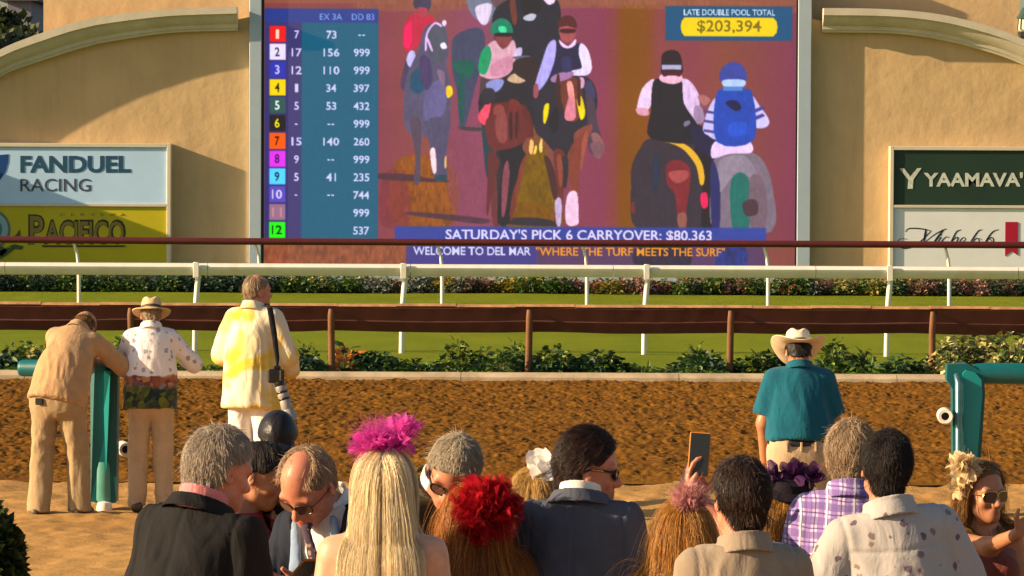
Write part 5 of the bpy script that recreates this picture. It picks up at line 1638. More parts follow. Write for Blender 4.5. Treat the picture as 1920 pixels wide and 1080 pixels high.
        face_ell = ell(sk.H((0, .09, .06)), np.array((.076, .085, .135))*sk.hs, sk.Hd) if gravity > .5 else None
        if gravity > .5: pull *= .3
        loose = rng.uniform(size=n) < (.03 if gravity <= .5 else .012)      # flyaways
        for i in range(1, K):
            d, g = evg(sol, p)
            v = prev + np.array((0, 0, -1.0))*gravity*.9
            v = v - g*np.minimum((v*g).sum(1), 0)[:, None]
            v += g*(lift*9*np.exp(-i*.5)) + g*(loose*(.35 if i < 3 else .12))[:, None]
            if wave: v += .5*wave*np.stack([np.sin(ph + i*1.1), np.cos(ph*1.7 + i*.9), np.zeros(n)], 1)
            v += rng.normal(0, .05*messy, (n, 3))
            v /= np.linalg.norm(v, axis=1)[:, None]
            p = p + v*st[:, None]
            d, g = evg(sol, p)
            if face_ell is not None:
                fd, fg = evg([face_ell], p)
                p = p + fg*np.maximum(.004 - fd, 0)[:, None]
            tgt_ = margin + lift*(i/K)*.6 + rng.uniform(0, .002, n)
            push = np.maximum(tgt_ - d, 0) - pull*np.clip(d - tgt_, 0, .03)*(d < .06)*~loose
            p = p + g*push[:, None]
            prev = v
            path.append(p.copy())
        path = np.stack(path, 1)
        cid = None
        if clump and n > 400:
            ng = max(40, n//clump)
            gr = path[:ng, 0]
            cid = np.concatenate([((path[a:a+800, None, 0] - gr[None])**2).sum(2).argmin(1) for a in range(0, n, 800)])
            tt = np.linspace(0, 1, K)[None, :, None]
            tgt = path[cid] + (path[:, :1] - path[cid][:, :1])*(1 - .6*tt)
            cw = .06 if gravity > .5 else .34
            path = path*(1 - cw*tt) + cw*tt*tgt
            path += tt*rng.normal(0, .0015, (n, 1, 3))
        qp = (path - sk.hp) @ sk.Hd / sk.hs
        bad = np.zeros(n, bool)
        if gravity <= .5:
            line = (qp[..., 1]-.09-fringe)*.74 - (qp[..., 2]-.18)*.67
            bad |= ((line > .012) & (qp[..., 2] < .19)).any(1)
            bad |= ((((np.abs(qp[..., 0])-.09)/.028)**2 + ((qp[..., 1]-.008)/.03)**2 + ((qp[..., 2]-.078)/.036)**2) < 1).any(1)
        else: bad |= ((qp[..., 1] > .035) & (qp[..., 2] < .15) & (qp[..., 2] > -.06) & (np.abs(qp[..., 0]) < .12)).any(1)
        if gravity > .5 and maxx: bad |= (np.abs(qp[..., 0]) > maxx).any(1)
        keep = ~bad; path = path[keep]; n = int(keep.sum())
        if cid is not None: cid = cid[keep]
        V2, F2, C = ribbons(path, r*(1 + sprd*rng.uniform(-1, 1, n)), sk.H((0, -.02, .1)), rng, tint, cid)
        s.out('strands', V2, F2, MATS[mat], C, parent=s.hair_obj)
        return s
    # --- worn things in head space
    def head_M(s): return Matrix.Translation(s.sk.hp*s.k) @ Matrix(s.sk.Hd).to_4x4() @ Matrix.Scale(s.k*s.sk.hs, 4)
    def glasses(s, lens='dark lens', frame='black plastic', w=.029, h=.021, y=.112, wire=False, name='sunglasses', mark=False):
        M = s.head_M(); L, Fm = MB(), MB()
        for x in (-1, 1):
            c = Vector((x*.034, y, .090))
            pts = []
            for i in range(18):
                a = 2*math.pi*i/18
                ca, sa = math.cos(a), math.sin(a)
                px_ = w*math.copysign(abs(ca)**.7, ca); pz = h*math.copysign(abs(sa)**.75, sa)
                yy = -abs(x*.034+px_)**1.6*1.4
                pts.append(c + Vector((px_, yy, pz)))
            L.prism(pts, (0, -.003, 0), M)
            Fm.tube([M @ q for q in pts + [pts[0]]], (.0016 if wire else .003)*s.k, 6, False)
            Fm.tube([M @ Vector((x*.062, y-.016, .098)), M @ Vector((x*.078, .06, .1)), M @ Vector((x*.086, .0, .098)), M @ Vector((x*.085, -.02, .085))], (.0016 if wire else .0045)*s.k, 6, True, 1)
        Fm.tube([M @ Vector((-.008, y+.001, .096)), M @ Vector((.008, y+.001, .096))], (.0015 if wire else .003)*s.k, 6)
        o = Fm.build(name, MATS[frame], s.root, True)
        L.build('lens', MATS[lens], o)
        if mark:
            g = MB()
            for i in range(7):
                g.box((.0915, .045 - i*.0065, .0975), (.0935, .0495 - i*.0065, .1015 + .001*(i % 2)), .0008, M)
            g.build('temple_logo', MATS['gold metal'], o)
        return s

def s_has(l, n): return len(l) >= n

def ribbons(path, r, center, rng, tint, cid=None):
    """thin three-sided tubes along path (n, K, 3)"""
    n, K, _ = path.shape
    t = np.gradient(path, axis=1)
    t /= np.maximum(np.linalg.norm(t, axis=2), 1e-9)[..., None]
    ref = path - np.asarray(center)
    b = np.cross(t, ref); b /= np.maximum(np.linalg.norm(b, axis=2), 1e-9)[..., None]
    nn = np.cross(b, t)
    taper = np.linspace(1, .35, K)[None, :, None]*np.asarray(r)[:, None, None]
    V = np.stack([path + b*taper, path - b*taper, path + nn*taper*.8], 2)     # n K 3 3
    base = (np.arange(n)[:, None]*K + np.arange(K-1)[None, :])*3
    F = []
    for a, c in ((0, 1), (1, 2), (2, 0)):
        F.append(np.stack([base+a, base+c, base+3+c, base+3+a], -1).reshape(-1, 4))
    tint = np.array(tint)
    pick = rng.integers(0, len(tint), n)
    if cid is not None: pick = np.where(rng.uniform(size=n) < .7, rng.integers(0, len(tint), 20000)[cid], pick)
    C = tint[pick]*(1 + .14*rng.uniform(-1, 1, (n, 1)))
    C = np.repeat(C, K*3, 0)
    return V.reshape(-1, 3).astype(np.float32), np.concatenate(F), C.astype(np.float32)

def petals(n, size, rng, hemi=None, w=.6, cup=.5, ruffle=.1, spread=1.0, c0=0.0, jitter=.25):
    """n curved ruffled petals round the origin; returns V, F, C"""
    nu, nv = 6, 7
    Vs, Fs, Cs = [], [], []
    for i in range(n):
        d = rng.normal(0, 1, 3); d /= np.linalg.norm(d)
        if hemi is not None:
            h = np.array(hemi, float); h /= np.linalg.norm(h)
            d = d*spread + h*.55; d /= np.linalg.norm(d)
        a = np.cross(d, rng.normal(0, 1, 3)); a /= np.linalg.norm(a); b = np.cross(d, a)
        L = size*(1 + jitter*rng.uniform(-1, 1)); ph = rng.uniform(0, 6.28)
        u = np.linspace(0, 1, nu)[:, None]; v = np.linspace(-1, 1, nv)[None, :]
        wid = w*L*np.sin(np.clip(u*.8+.12, 0, 1)*math.pi*.85)
        bend = cup*L*u**2
        x = (c0*L + u*L*(1-.15*v**2))[..., None]*d
        p = x + (wid*v)[..., None]*a + (bend + cup*.4*wid*v**2*1.5 + ruffle*L*u*np.sin(v*5+ph))[..., None]*b
        n0 = len(Vs)*nu*nv
        g = np.arange(nu*nv).reshape(nu, nv)
        Vs.append(p.reshape(-1, 3))
        Fs.append(np.stack([g[:-1, :-1], g[:-1, 1:], g[1:, 1:], g[1:, :-1]], -1).reshape(-1, 4) + n0)
        Cs.append(np.repeat((.75 + .5*rng.uniform()) * np.ones((1, 3)), nu*nv, 0))
    return np.concatenate(Vs), np.concatenate(Fs), np.concatenate(Cs)
# ------------------------------------------------------------------ materials worn by the crowd
skin_mat('skin fair', (.50, .235, .14)); skin_mat('skin ruddy', (.50, .19, .115)); skin_mat('skin tan', (.40, .17, .085)); skin_mat('skin pale', (.58, .31, .20))
surf('eye white', (.7, .68, .64), .2, .02, 4, 0); surf('eye dark', (.02, .012, .008), .15, .1, 4, 0)
surf('dark lens', (.008, .007, .009), .08, .1, 4, 0, spec=.7); surf('clear lens', (.10, .05, .04), .06, .1, 4, 0, spec=.6); surf('black plastic', (.012, .011, .012), .3, .1, 4, 0); surf('gold metal', (.75, .5, .2), .25, .1, 4, 0, metal=1)
surf('brown lens', (.045, .022, .018), .08, .1, 4, 0, spec=.7)
for nm, c in (('tan jacket cloth', (.40, .245, .125)), ('khaki cloth', (.33, .235, .13)), ('beige chino cloth', (.42, .30, .19)), ('cream trouser cloth', (.74, .68, .64)), ('teal polo cloth', (.002, .085, .135)),
              ('black jacket cloth', (.010, .0095, .0105)), ('pink shirt cloth', (.62, .20, .20)), ('navy suit cloth', (.066, .072, .098)), ('dark navy cloth', (.014, .018, .032)), ('white shirt cloth', (.72, .68, .62)),
              ('pale blue cloth', (.20, .28, .42)), ('red dress cloth', (.28, .006, .016)), ('olive jacket cloth', (.05, .045, .025)), ('lace white cloth', (.68, .56, .46)), ('beige shirt cloth', (.25, .195, .145)), ('maroon dress cloth', (.17, .045, .035)),
              ('rust dress cloth', (.25, .075, .05)), ('black cap cloth', (.014, .013, .016)), ('grey trouser cloth', (.07, .065, .06)), ('dusk blue cloth', (.06, .06, .11)), ('pink dress cloth', (.5, .26, .22)), ('brown cap cloth', (.34, .20, .10)), ('brown dress cloth', (.16, .08, .045)), ('charcoal strap cloth', (.02, .018, .02))):
    cloth(nm, c)
MATS['black cap cloth'].node_tree.nodes['Principled BSDF'].inputs['Roughness'].default_value = .35
surf('brown leather', (.07, .04, .022), .5, .2, 20, .1); surf('black leather', (.015, .013, .012), .4, .2, 20, .1); surf('straw hat weave', (.62, .46, .24), .85, .12, 20, .4, 240); surf('pale felt', (.70, .58, .42), .9, .08, 12, .2, 120); surf('dark hat band', (.06, .04, .03), .7)

def pattern_mat(name, builder, **k):
    m, nt, b = new_mat(name)
    v = coords(nt)
    nt.links.new(builder(nt, v), b.inputs['Base Color'])
    cloth_finish(nt, b, v, **k)
    MATS[name] = m
def math1(nt, op, a, bval=None, c=None):
    n = N(nt, 'ShaderNodeMath', operation=op)
    for i, s in enumerate((a, bval, c)):
        if s is None: continue
        if hasattr(s, 'links'): nt.links.new(s, n.inputs[i])
        else: n.inputs[i].default_value = s
    return n.outputs[0]
def plaid(nt, v):
    ds = nt.nodes.new('ShaderNodeVectorMath'); ds.operation = 'ADD'
    nz = N(nt, 'ShaderNodeTexNoise', i_Scale=5.0); nt.links.new(v, nz.inputs['Vector'])
    sc = nt.nodes.new('ShaderNodeVectorMath'); sc.operation = 'SCALE'; nt.links.new(nz.outputs[1], sc.inputs[0]); sc.inputs['Scale'].default_value = .035
    nt.links.new(v, ds.inputs[0]); nt.links.new(sc.outputs[0], ds.inputs[1])
    sp = nt.nodes.new('ShaderNodeSeparateXYZ'); nt.links.new(ds.outputs[0], sp.inputs[0])
    def band(axis, period, width, phase=0.0):
        a = math1(nt, 'MULTIPLY_ADD', sp.outputs[axis], 1/period, phase + 50)
        f = math1(nt, 'FRACT', a)
        return math1(nt, 'LESS_THAN', f, width)
    c = ramp(nt, band(0, .047, .5), [(0, (.50, .40, .60)), (1, (.25, .16, .40))])
    c = mixc(nt, math1(nt, 'MULTIPLY', band(2, .047, .5), .72), c, (.13, .08, .27))
    c = mixc(nt, math1(nt, 'MULTIPLY', band(0, .047, .1, .3), .8), c, (.05, .04, .16))
    c = mixc(nt, math1(nt, 'MULTIPLY', band(2, .047, .1, .3), .8), c, (.06, .04, .16))
    c = mixc(nt, math1(nt, 'MULTIPLY', band(0, .094, .07, .7), .8), c, (.70, .6, .70))
    return c
pattern_mat('purple plaid cloth', plaid)
def motifs(base, tones, scale, thr, squash=1.0, sharp=.03, elong=2.2):
    def f(nt, v):
        nz = N(nt, 'ShaderNodeTexNoise', i_Scale=scale*2.2, i_Detail=2); nt.links.new(v, nz.inputs['Vector'])
        sc = nt.nodes.new('ShaderNodeVectorMath'); sc.operation = 'SCALE'; nt.links.new(nz.outputs[1], sc.inputs[0]); sc.inputs['Scale'].default_value = .5/scale
        ad = nt.nodes.new('ShaderNodeVectorMath'); ad.operation = 'ADD'; nt.links.new(v, ad.inputs[0]); nt.links.new(sc.outputs[0], ad.inputs[1])
        vo = N(nt, 'ShaderNodeTexVoronoi', i_Scale=scale); vo.inputs['Randomness'].default_value = .75
        nt.links.new(ad.outputs[0], vo.inputs['Vector'])
        m = ramp(nt, vo.outputs['Distance'], [(thr-sharp, (1, 1, 1)), (thr+sharp, (0, 0, 0))])
        t = ramp(nt, vo.outputs['Color'], [(i/max(1, len(tones)-1), c) for i, c in enumerate(tones)])
        return mixc(nt, m, base, t)
    return f
pattern_mat('white floral cloth', motifs((.37, .345, .335), [(.22, .12, .09), (.12, .08, .12), (.28, .18, .14)], 19, .24))
def hat_man_shirt(nt, v):
    a = motifs((.74, .68, .68), [(.28, .27, .34), (.36, .36, .42)], 15, .26)(nt, v)
    vo = N(nt, 'ShaderNodeTexVoronoi', i_Scale=24)
    dn = N(nt, 'ShaderNodeTexNoise', i_Scale=9.0); nt.links.new(v, dn.inputs['Vector'])
    vm = nt.nodes.new('ShaderNodeVectorMath'); vm.operation = 'MULTIPLY_ADD'; nt.links.new(dn.outputs[1], vm.inputs[0]); vm.inputs[1].default_value = (.09,)*3; nt.links.new(v, vm.inputs[2])
    nt.links.new(vm.outputs[0], vo.inputs['Vector'])
    fl = ramp(nt, vo.outputs['Color'], [(.15, (.34, .11, .035)), (.38, (.10, .03, .035)), (.5, (.20, .17, .21)), (.62, (.17, .03, .04)), (.8, (.42, .20, .07))])
    lo = ramp(nt, vo.outputs['Color'], [(.25, (.010, .022, .022)), (.5, (.13, .15, .012)), (.62, (.012, .03, .018)), (.8, (.03, .03, .035))])
    sp = nt.nodes.new('ShaderNodeSeparateXYZ'); nt.links.new(vm.outputs[0], sp.inputs[0])
    m1 = ramp(nt, math1(nt, 'MULTIPLY_ADD', sp.outputs[2], 1.0, -.07), [(.90, (0, 0, 0)), (.94, (1, 1, 1))])
    m2 = ramp(nt, math1(nt, 'MULTIPLY_ADD', sp.outputs[2], 1.0, -.07), [(1.06-.07, (1, 1, 1)), (1.10-.07, (0, 0, 0))])
    c = mixc(nt, m1, lo, fl); sp2 = m2
    return mixc(nt, sp2, a, c)
pattern_mat('rose hem shirt cloth', hat_man_shirt)
def coat_cloth(nt, v):
    n = noise_node(nt, v, 3.2, 3, .5, .6)
    return mixc(nt, ramp(nt, n, [(.46, (0, 0, 0)), (.58, (1, 1, 1))]), (.70, .62, .45), (.70, .46, .04))
pattern_mat('cream yellow coat cloth', coat_cloth)
pattern_mat('patterned tie cloth', motifs((.05, .035, .06), [(.4, .3, .2), (.2, .1, .1)], 40, .3))

HAIR = {}
def hairmat(name, col, rough=.42): attr_mat(name, col, rough, .35, .22 if max(col) > .1 else .05)
hairmat('silver hair', (.46, .39, .32)); hairmat('white hair', (.50, .43, .33)); hairmat('platinum hair', (.92, .80, .57), .5); hairmat('dark brown hair', (.030, .016, .012)); hairmat('black hair', (.012, .009, .009), .6)
hairmat('gold brown hair', (.48, .24, .05)); hairmat('copper hair', (.54, .22, .045)); hairmat('blonde hair', (.62, .40, .14)); hairmat('sandy grey hair', (.42, .30, .19)); hairmat('honey hair', (.48, .25, .05)); hairmat('light brown hair', (.26, .13, .04))
TULLE = {n: attr_mat(n, c, .6, .2, .4, .42 if 'tulle' in n else .12) for n, c in (('hot pink tulle', (.78, .08, .50)), ('red tulle', (.46, .008, .02)), ('white ribbon', (.80, .78, .76)), ('blush tulle', (.66, .32, .32)), ('purple silk', (.10, .03, .12)), ('cream silk', (.74, .58, .34)))}

def fascinator(p, mat, centre, n, size, hemi, seed, name='fascinator', veil=0, flat=1.0, zs=1.0, **k):
    """petals fixed in head space"""
    rng = np.random.default_rng(seed)
    V, F, C = petals(n, size, rng, hemi, **k)
    V = V*(1, flat, zs)
    sk = p.sk
    o = p.out(name, sk.H(centre) + (V @ sk.Hd.T)*sk.hs, F, MATS[mat], C, smooth=True)
    if veil:
        d = rng.normal(0, 1, (veil, 3)); d /= np.linalg.norm(d, axis=1)[:, None]
        h = np.array(hemi or (0, 0, 1), float); d = d + h*.6; d /= np.linalg.norm(d, axis=1)[:, None]
        K = 5
        t = np.linspace(0, 1, K)[None, :, None]
        path = d[:, None]*t*size*1.15*rng.uniform(.7, 1.15, (veil, 1, 1)) + .02*np.sin(t*5 + rng.uniform(0, 6, (veil, 1, 1)))*rng.normal(0, 1, (veil, 1, 3))
        path = sk.H(centre) + path @ sk.Hd.T
        V2, F2, C2 = ribbons(path, np.full(veil, .0011), sk.H(centre)-1, rng, ((1, 1, 1), (.8, .8, .8)))
        p.out('veil', V2, F2, MATS[mat], C2, parent=o)
    return p

def hat(p, style, mat, band, centre=(0, -.005, .125), tilt=0):
    """crown and brim in head space"""
    sk = p.sk; M = Matrix.Translation(Vector(sk.H(centre)*p.k)) @ Matrix(sk.Hd).to_4x4() @ Matrix.Rotation(R(-tilt), 4, 'X') @ Matrix.Scale(p.k*sk.hs, 4)
    n = 48
    def ring(r, z, fn=None):
        out = []
        for k in range(n):
            a = 2*math.pi*k/n
            x, y = math.cos(a)*r*.88, math.sin(a)*r*1.08
            zz = z
            if fn: x, y, zz = fn(x, y, z, a)
            out.append((x, y, zz))
        return out
    if style == 'cowboy':
        def br(x, y, z, a):
            s = max(0, math.hypot(x, y)-.09)/.11
            return x*(1-.10*abs(math.cos(a))*s), y, z + .050*s*math.cos(a)**2 - .028*s*math.sin(a)**2
        prof = [(.105, .004, br), (.145, .0, br), (.20, .0, br), (.238, .004, br), (.236, .009, br), (.16, .006, br), (.108, .012, br)]
        def cr(x, y, z, a): return x*(1 - .12*abs(math.sin(a))**2 if z > .06 else 1), y, z - (.028*math.exp(-(x/.035)**2) if z > .1 else 0)
        prof += [(.104, .03, cr), (.098, .075, cr), (.088, .115, cr), (.070, .132, cr), (.035, .134, cr), (.004, .132, cr)]
    else:
        def br(x, y, z, a):
            s = max(0, math.hypot(x, y)-.09)/.08
            return x, y, z - .012*s + .01*s*math.cos(2*a)
        prof = [(.102, .004, br), (.14, .0, br), (.185, -.002, br), (.186, .004, br), (.13, .006, br), (.106, .012, br)]
        def cr(x, y, z, a): return x*(1-.22*max(0, math.sin(a)) if z > .06 else 1), y, z - (.022*math.exp(-(x/.03)**2) if z > .1 else 0)
        prof += [(.103, .03, cr), (.096, .07, cr), (.086, .105, cr), (.066, .12, cr), (.03, .122, cr), (.004, .12, cr)]
    V, F = [], []
    for r, z, fn in prof: V += ring(r, z, fn)
    for i in range(len(prof)-1):
        for k in range(n):
            k2 = (k+1) % n; F.append([i*n+k, i*n+k2, (i+1)*n+k2, (i+1)*n+k])
    for k in range(n):
        k2 = (k+1) % n; F.append([(len(prof)-1)*n+k, (len(prof)-1)*n+k2, k2*0 + (len(prof)-1)*n]) if k not in (0, n-1) else None
    m = MB(); m.add([M @ Vector(v) for v in V], F)
    o = m.build('hat', MATS[mat], p.root, True)
    m = MB()
    b1, b2 = ring(.1075, .014), ring(.1055, .036)
    V = b1 + b2; F = [[k, (k+1) % n, n+(k+1) % n, n+k] for k in range(n)]
    m.add([M @ Vector(v) for v in V], F); m.build('hat_band', MATS[band], o, True)
    return p

SHORT = dict(n=1300, length=.045, K=5, r=.0019)
# ------------------------------------------------------------------ people by the outer rail
p = Person('person in a tan jacket bent over the teal post, head on folded arms', 158, 590, 27.9, yaw=14, skin='skin tan', res=1.15, lean=24, side=7, hunch=16, hpitch=70, hroll=10, hyaw=-8, sw=.98, girth=1.02,
           arms={'R': ((.62, .42, -.62), (-.35, .85, -.05)), 'L': ((.1, .75, -.62), (.75, .6, -.05))}, stride=(-.03, .10), stance=1.25, k=1.0)
p.body(); p.trousers('khaki cloth', belt=None); p.top('jacket', 'tan jacket cloth', .026, .84, 2.0, .014, loose=.016, hemw=.02, amp=.012, coll='fold')
p.hair_cap('light brown hair', 0.0105); p.strands('light brown hair', 1050, .05, 5, 0.00204); p.shoes('brown leather')
sk = p.sk; v = Vol(*bounds([ell(sk.H((0, .03, .14)), (.13, .16, .13))], .03), .01); v.add(ell(sk.H((0, -.004, .125)), np.array((.084, .105, .112))*sk.hs, sk.Hd, .012)).cut(sk.H((0, 0, .115)), sk.Hd @ np.array((0, .1, -1.0))); v.add(ell(sk.H((0, .115, .122)), (.07, .07, .010), sk.Hd), .01)
V, F = v.mesh(); p.out('cap', relax(V, F, 1, .4), F, MATS['brown cap cloth'])
m = MB(); m.box((-.12, -.165, .845), (-.06, -.150, .895), .006); m.build('wallet', MATS['black leather'], p.root)
p = Person('person in a straw hat and white shirt with roses at its hem', 284, 562, 27.9, yaw=-4, skin='skin fair', res=1.15, lean=12, hpitch=18, sw=.95, girth=1.0,
           arms={'R': ((.62, .25, -.75), (-.25, .9, .1)), 'L': ((-.25, .5, -.8), (.4, .9, .1))}, stance=.95, k=.95)
p.body(); p.trousers('beige chino cloth', r=.92, flare=.004); p.top('shirt', 'rose hem shirt cloth', .022, .80, 1.85, .014, loose=.02, hemw=.02, amp=.009, coll='fold')
p.hair_cap('sandy grey hair', 0.0087); p.strands('sandy grey hair', 600, .04, 5, 0.00204); hat(p, 'fedora', 'straw hat weave', 'dark hat band'); p.shoes('brown leather')
p = Person('person in a long cream and yellow coat with a camera slung behind', 482, 515, 27.3, yaw=22, skin='skin ruddy', res=1.15, lean=4, hyaw=38, sw=.97, girth=1.0,
           arms={'R': ((.32, .1, -.9), (-.2, .7, -.5)), 'L': ((-.34, .0, -.9), (.25, .8, -.4))}, k=1.02)
p.body(); p.trousers('cream trouser cloth', amp=.009); p.top('coat', 'cream yellow coat cloth', .022, .73, 1.9, .02, loose=.022, hemw=.022, amp=.013, coll='fold', scl=(5, 5, 2.2))
p.hair_cap('sandy grey hair', 0.0062, bald=True); p.strands('sandy grey hair', 750, .035, 5, 0.00177); p.shoes('brown leather'); PHOTOG = p
p = Person('person in a teal polo shirt, khaki trousers and a wide pale cowboy hat', 1497, 627, 22.6, yaw=0, skin='skin tan', res=1.1, lean=8, hpitch=38, sw=1.0, girth=1.06,
           arms={'R': ((.22, .12, -1), (-.05, .35, -1)), 'L': ((-.22, .02, -1), (.06, .3, -1))})
p.body(bare_arms=True); p.trousers('beige chino cloth', belt='black leather', top=.985, amp=.006); p.top('polo_shirt', 'teal polo cloth', .022, .984, .82, .025, loose=.022, amp=.009, coll='fold', coll_h=.035)
p.hair_cap('black hair', 0.0074); p.strands('black hair', 750, .03, 4, 0.00170); hat(p, 'cowboy', 'pale felt', 'dark hat band', tilt=-14); p.shoes('brown leather')

# camera slung from the photographer's shoulder
cm = empty('camera', P(520, 705, 26.9)); tag(cm, 'black camera with a banded white telephoto lens hanging from the shoulder strap', 'camera')
cz = cm.location
m = MB(); m.box((-.07, -.04, -.05), (.05, .04, .05), .014); m.box((-.03, -.03, .045), (.025, .035, .075), .01); m.tube([(.035, -.05, -.03), (.035, -.05, .045)], .018, 10); m.build('camera_body', MATS['black plastic'], cm)
d = Vector((.085, -.02, -.27)).normalized()
def lens_seg(nm, a, b, r0, r1, mt): 
    mm_ = MB(); r0 *= .86; r1 *= .86; mm_.tube([d*a, d*(a+.004), d*(b-.004), d*b], [r0*.95, r0, r1, r1*.95], 20); return mm_.build(nm, MATS[mt], cm, True)
surf('white lens barrel', (.27, .26, .245), .4, .05, 10, .05)
lens_seg('lens_barrel', .03, .075, .042, .045, 'black plastic'); lens_seg('lens_barrel', .0755, .115, .046, .046, 'white lens barrel'); lens_seg('lens_ring', .1155, .13, .048, .048, 'black plastic'); lens_seg('lens_barrel', .1305, .165, .047, .047, 'white lens barrel')
lens_seg('lens_ring', .1655, .18, .049, .049, 'black plastic'); lens_seg('lens_barrel', .1805, .25, .046, .05, 'white lens barrel'); lens_seg('lens_hood', .2505, .33, .052, .062, 'white lens barrel')
m = MB()
S0 = P(506, 578, 27.08) - cz; S1 = P(514, 625, 26.98) - cz; S2 = P(520, 672, 26.94) - cz
for off, w_ in ((0, .020),):
    m.tube([P(500, 570, 27.25)-cz, S0, S1, S2, Vector((.0, -.01, .06))], [.018, .022, .022, .016, .006], 8, True, .3)
m.build('strap', MATS['charcoal strap cloth'], cm, True)

# ------------------------------------------------------------------ the crowd in front, from left to right
p = Person('person with silver hair in a black jacket over a pink collar, turned to the right', 412, 806, 12.0, yaw=30, skin='skin ruddy', lean=9, hpitch=14, hyaw=24, sw=.98, girth=1.15, hs=1.06, side=3)
p.body(); p.trousers('grey trouser cloth'); p.shoes('black leather'); p.top('jacket', 'black jacket cloth', .030, .76, 2.0, .012, loose=.02, hemw=.02, amp=.011, seam='jacket', neckz=1.44); p.collar('pink shirt cloth', .052, .010, 'band', 'shirt_collar'); p.collar('black jacket cloth', .032, .022, 'jacket', 'jacket_collar')
p.hair_cap('silver hair', 0.0118, nape=.0, rough=.006); p.strands('silver hair', 7000, .055, 6, 0.00095, lift=.006, messy=.75, tint=((1, 1, 1), (.8, .76, .72), (1.15, 1.12, 1.05)))
p = Person('person in a shiny black cap facing the camera behind the grey haired people', 521, 782, 16.2, yaw=176, skin='skin ruddy', lean=6, hpitch=24, female=True, sw=.92)
p.body(); p.trousers('grey trouser cloth'); p.shoes('black leather'); p.top('shirt', 'pale blue cloth', .02, .85, 2.0); p.hair_cap('black hair', 0.0081); p.strands('black hair', 450, .04, 4, 0.00136)
sk = p.sk; v = Vol(*bounds([ell(sk.H((0, 0, .14)), (.12, .15, .12))], .02), .008)
v.add(ell(sk.H((0, -.004, .125)), np.array((.088, .108, .116)), sk.Hd, .012)).cut(sk.H((0, 0, .125)), sk.Hd @ np.array((0, .12, -1.0))); v.add(ell(sk.H((0, .115, .132)), (.075, .075, .010), sk.Hd), .01)
V, F = v.mesh(); p.out('cap', relax(V, F, 1, .4), F, MATS['black cap cloth'])
p.glasses()
p = Person('person with short black hair and a red dress between the silver haired and balding people', 490, 834, 13.5, yaw=100, skin='skin tan', lean=5, hpitch=22, female=True, sw=.95, girth=1.05)
p.body(bare_arms=True, bare_torso=True); p.dress('red dress cloth', 1.42, .5); p.hair_cap('black hair', 0.0124, nape=-.03); p.strands('black hair', 1350, .07, 6, 0.00136, tint=((1, 1, 1), (1.6, 1.3, 1.2))); p.shoes('black leather')
p = Person('person with blonde hair and sunglasses facing the camera behind the balding person', 528, 884, 13.6, yaw=-160, skin='skin tan', lean=4, hpitch=16, female=True, sw=.9)
p.body(); p.dress('dusk blue cloth', 1.43, .5); p.hair_cap('blonde hair', 0.0112, long=(.24, .07, .01, .02)); p.strands('blonde hair', 5000, .2, 8, 0.00075, gravity=.6); p.glasses(); p.shoes('black leather')
p = Person('balding person in glasses and a navy jacket looking down at a phone in the hands', 574, 842, 12.5, yaw=-148, skin='skin ruddy', side=9, lean=12, hunch=8, hpitch=44, hyaw=-4, hroll=-6, sw=.94, girth=1.05, hs=1.08,
           arms={'R': ((.18, .30, -.9), (-.5, .75, .25), (-.6, .75, .3)), 'L': ((-.18, .30, -.9), (.5, .75, .25), (.6, .75, .3))})
p.body(hands={'R': dict(palm=(-.3, -.2, .9), curl=.8), 'L': dict(palm=(.3, -.2, .9), curl=.8)}); p.trousers('grey trouser cloth'); p.shoes('black leather')
p.top('shirt', 'white shirt cloth', .014, .9, 2.0, .004, loose=.008, coll='fold', coll_mat='white shirt cloth', coll_h=.04, coll_r=.012)
p.top('jacket', 'dark navy cloth', .030, .78, 1.93, .012, loose=.018, hemw=.02, amp=.009, seam='jacket', neckz=1.45, open_front=(1.0, 1.46, .115))
sk = p.sk
lp = []
for x in (-1, 1):
    a = sk.U((x*.025, .150, 1.06)); b = sk.U((x*.088, .138, 1.29)); c = sk.U((x*.078, .07, 1.43))
    lp += [cone(a, b, .012, .026, sk.Rh, .35), cone(b, c, .026, .016, sk.Rh, .4)]
v = Vol(*bounds(lp, .02), .008); v.adds(lp, .01); V, F = v.mesh(); p.out('lapels', relax(V, F, 1), F, MATS['pale blue cloth'])
tp = [cone(sk.U((0, .128, 1.42)), sk.U((0, .168, 1.12)), .016, .034, sk.Rh, .45), ell(sk.U((0, .115, 1.435)), (.022, .018, .02), sk.Rh)]
v = Vol(*bounds(tp, .02), .007); v.adds(tp, .01); V, F = v.mesh(); p.out('tie', V, F, MATS['patterned tie cloth'])
p.hair_cap('sandy grey hair', 0.0074, bald=True, nape=.0); p.strands('sandy grey hair', 1800, .045, 6, 0.00102, lift=.006, messy=.9, tint=((1, 1, 1), (1.2, 1.15, 1.1), (.7, .6, .55))); p.glasses('clear lens', 'black plastic', name='spectacles', wire=True)
BALD = p
p = Person('person with long platinum hair, hot pink fascinator and a bare back', 720, 846, 11.8, yaw=2, skin='skin pale', lean=2, female=True, sw=1.0, girth=1.06, hs=1.02)
p.body(bare_arms=True, bare_torso=True, shrink=.0); p.dress('pink dress cloth', 1.10, .5, straps='rust dress cloth'); p.shoes('black leather')
p.hair_cap('platinum hair', 0.0161, long=(.25, .095, -.03, .075), ear_cut=False, vol=(1.0, 1.0, 1.0)); p.strands('platinum hair', 9500, .5, 12, 0.00062, gravity=.85, maxx=.15, messy=.2, lift=.003, wave=.05, tint=((1, 1, 1), (.93, .88, .76), (1.1, 1.1, 1.08), (.88, .8, .62)))
fascinator(p, 'hot pink tulle', (-.03, .0, .245), 60, .082, (0, -.1, .35), 3, veil=500, spread=1.5, w=.4, ruffle=.2, zs=.5); fascinator(p, 'hot pink tulle', (.06, .0, .265), 22, .075, (.3, 0, 1), 4, 'bow', w=.4, ruffle=.2, veil=120)
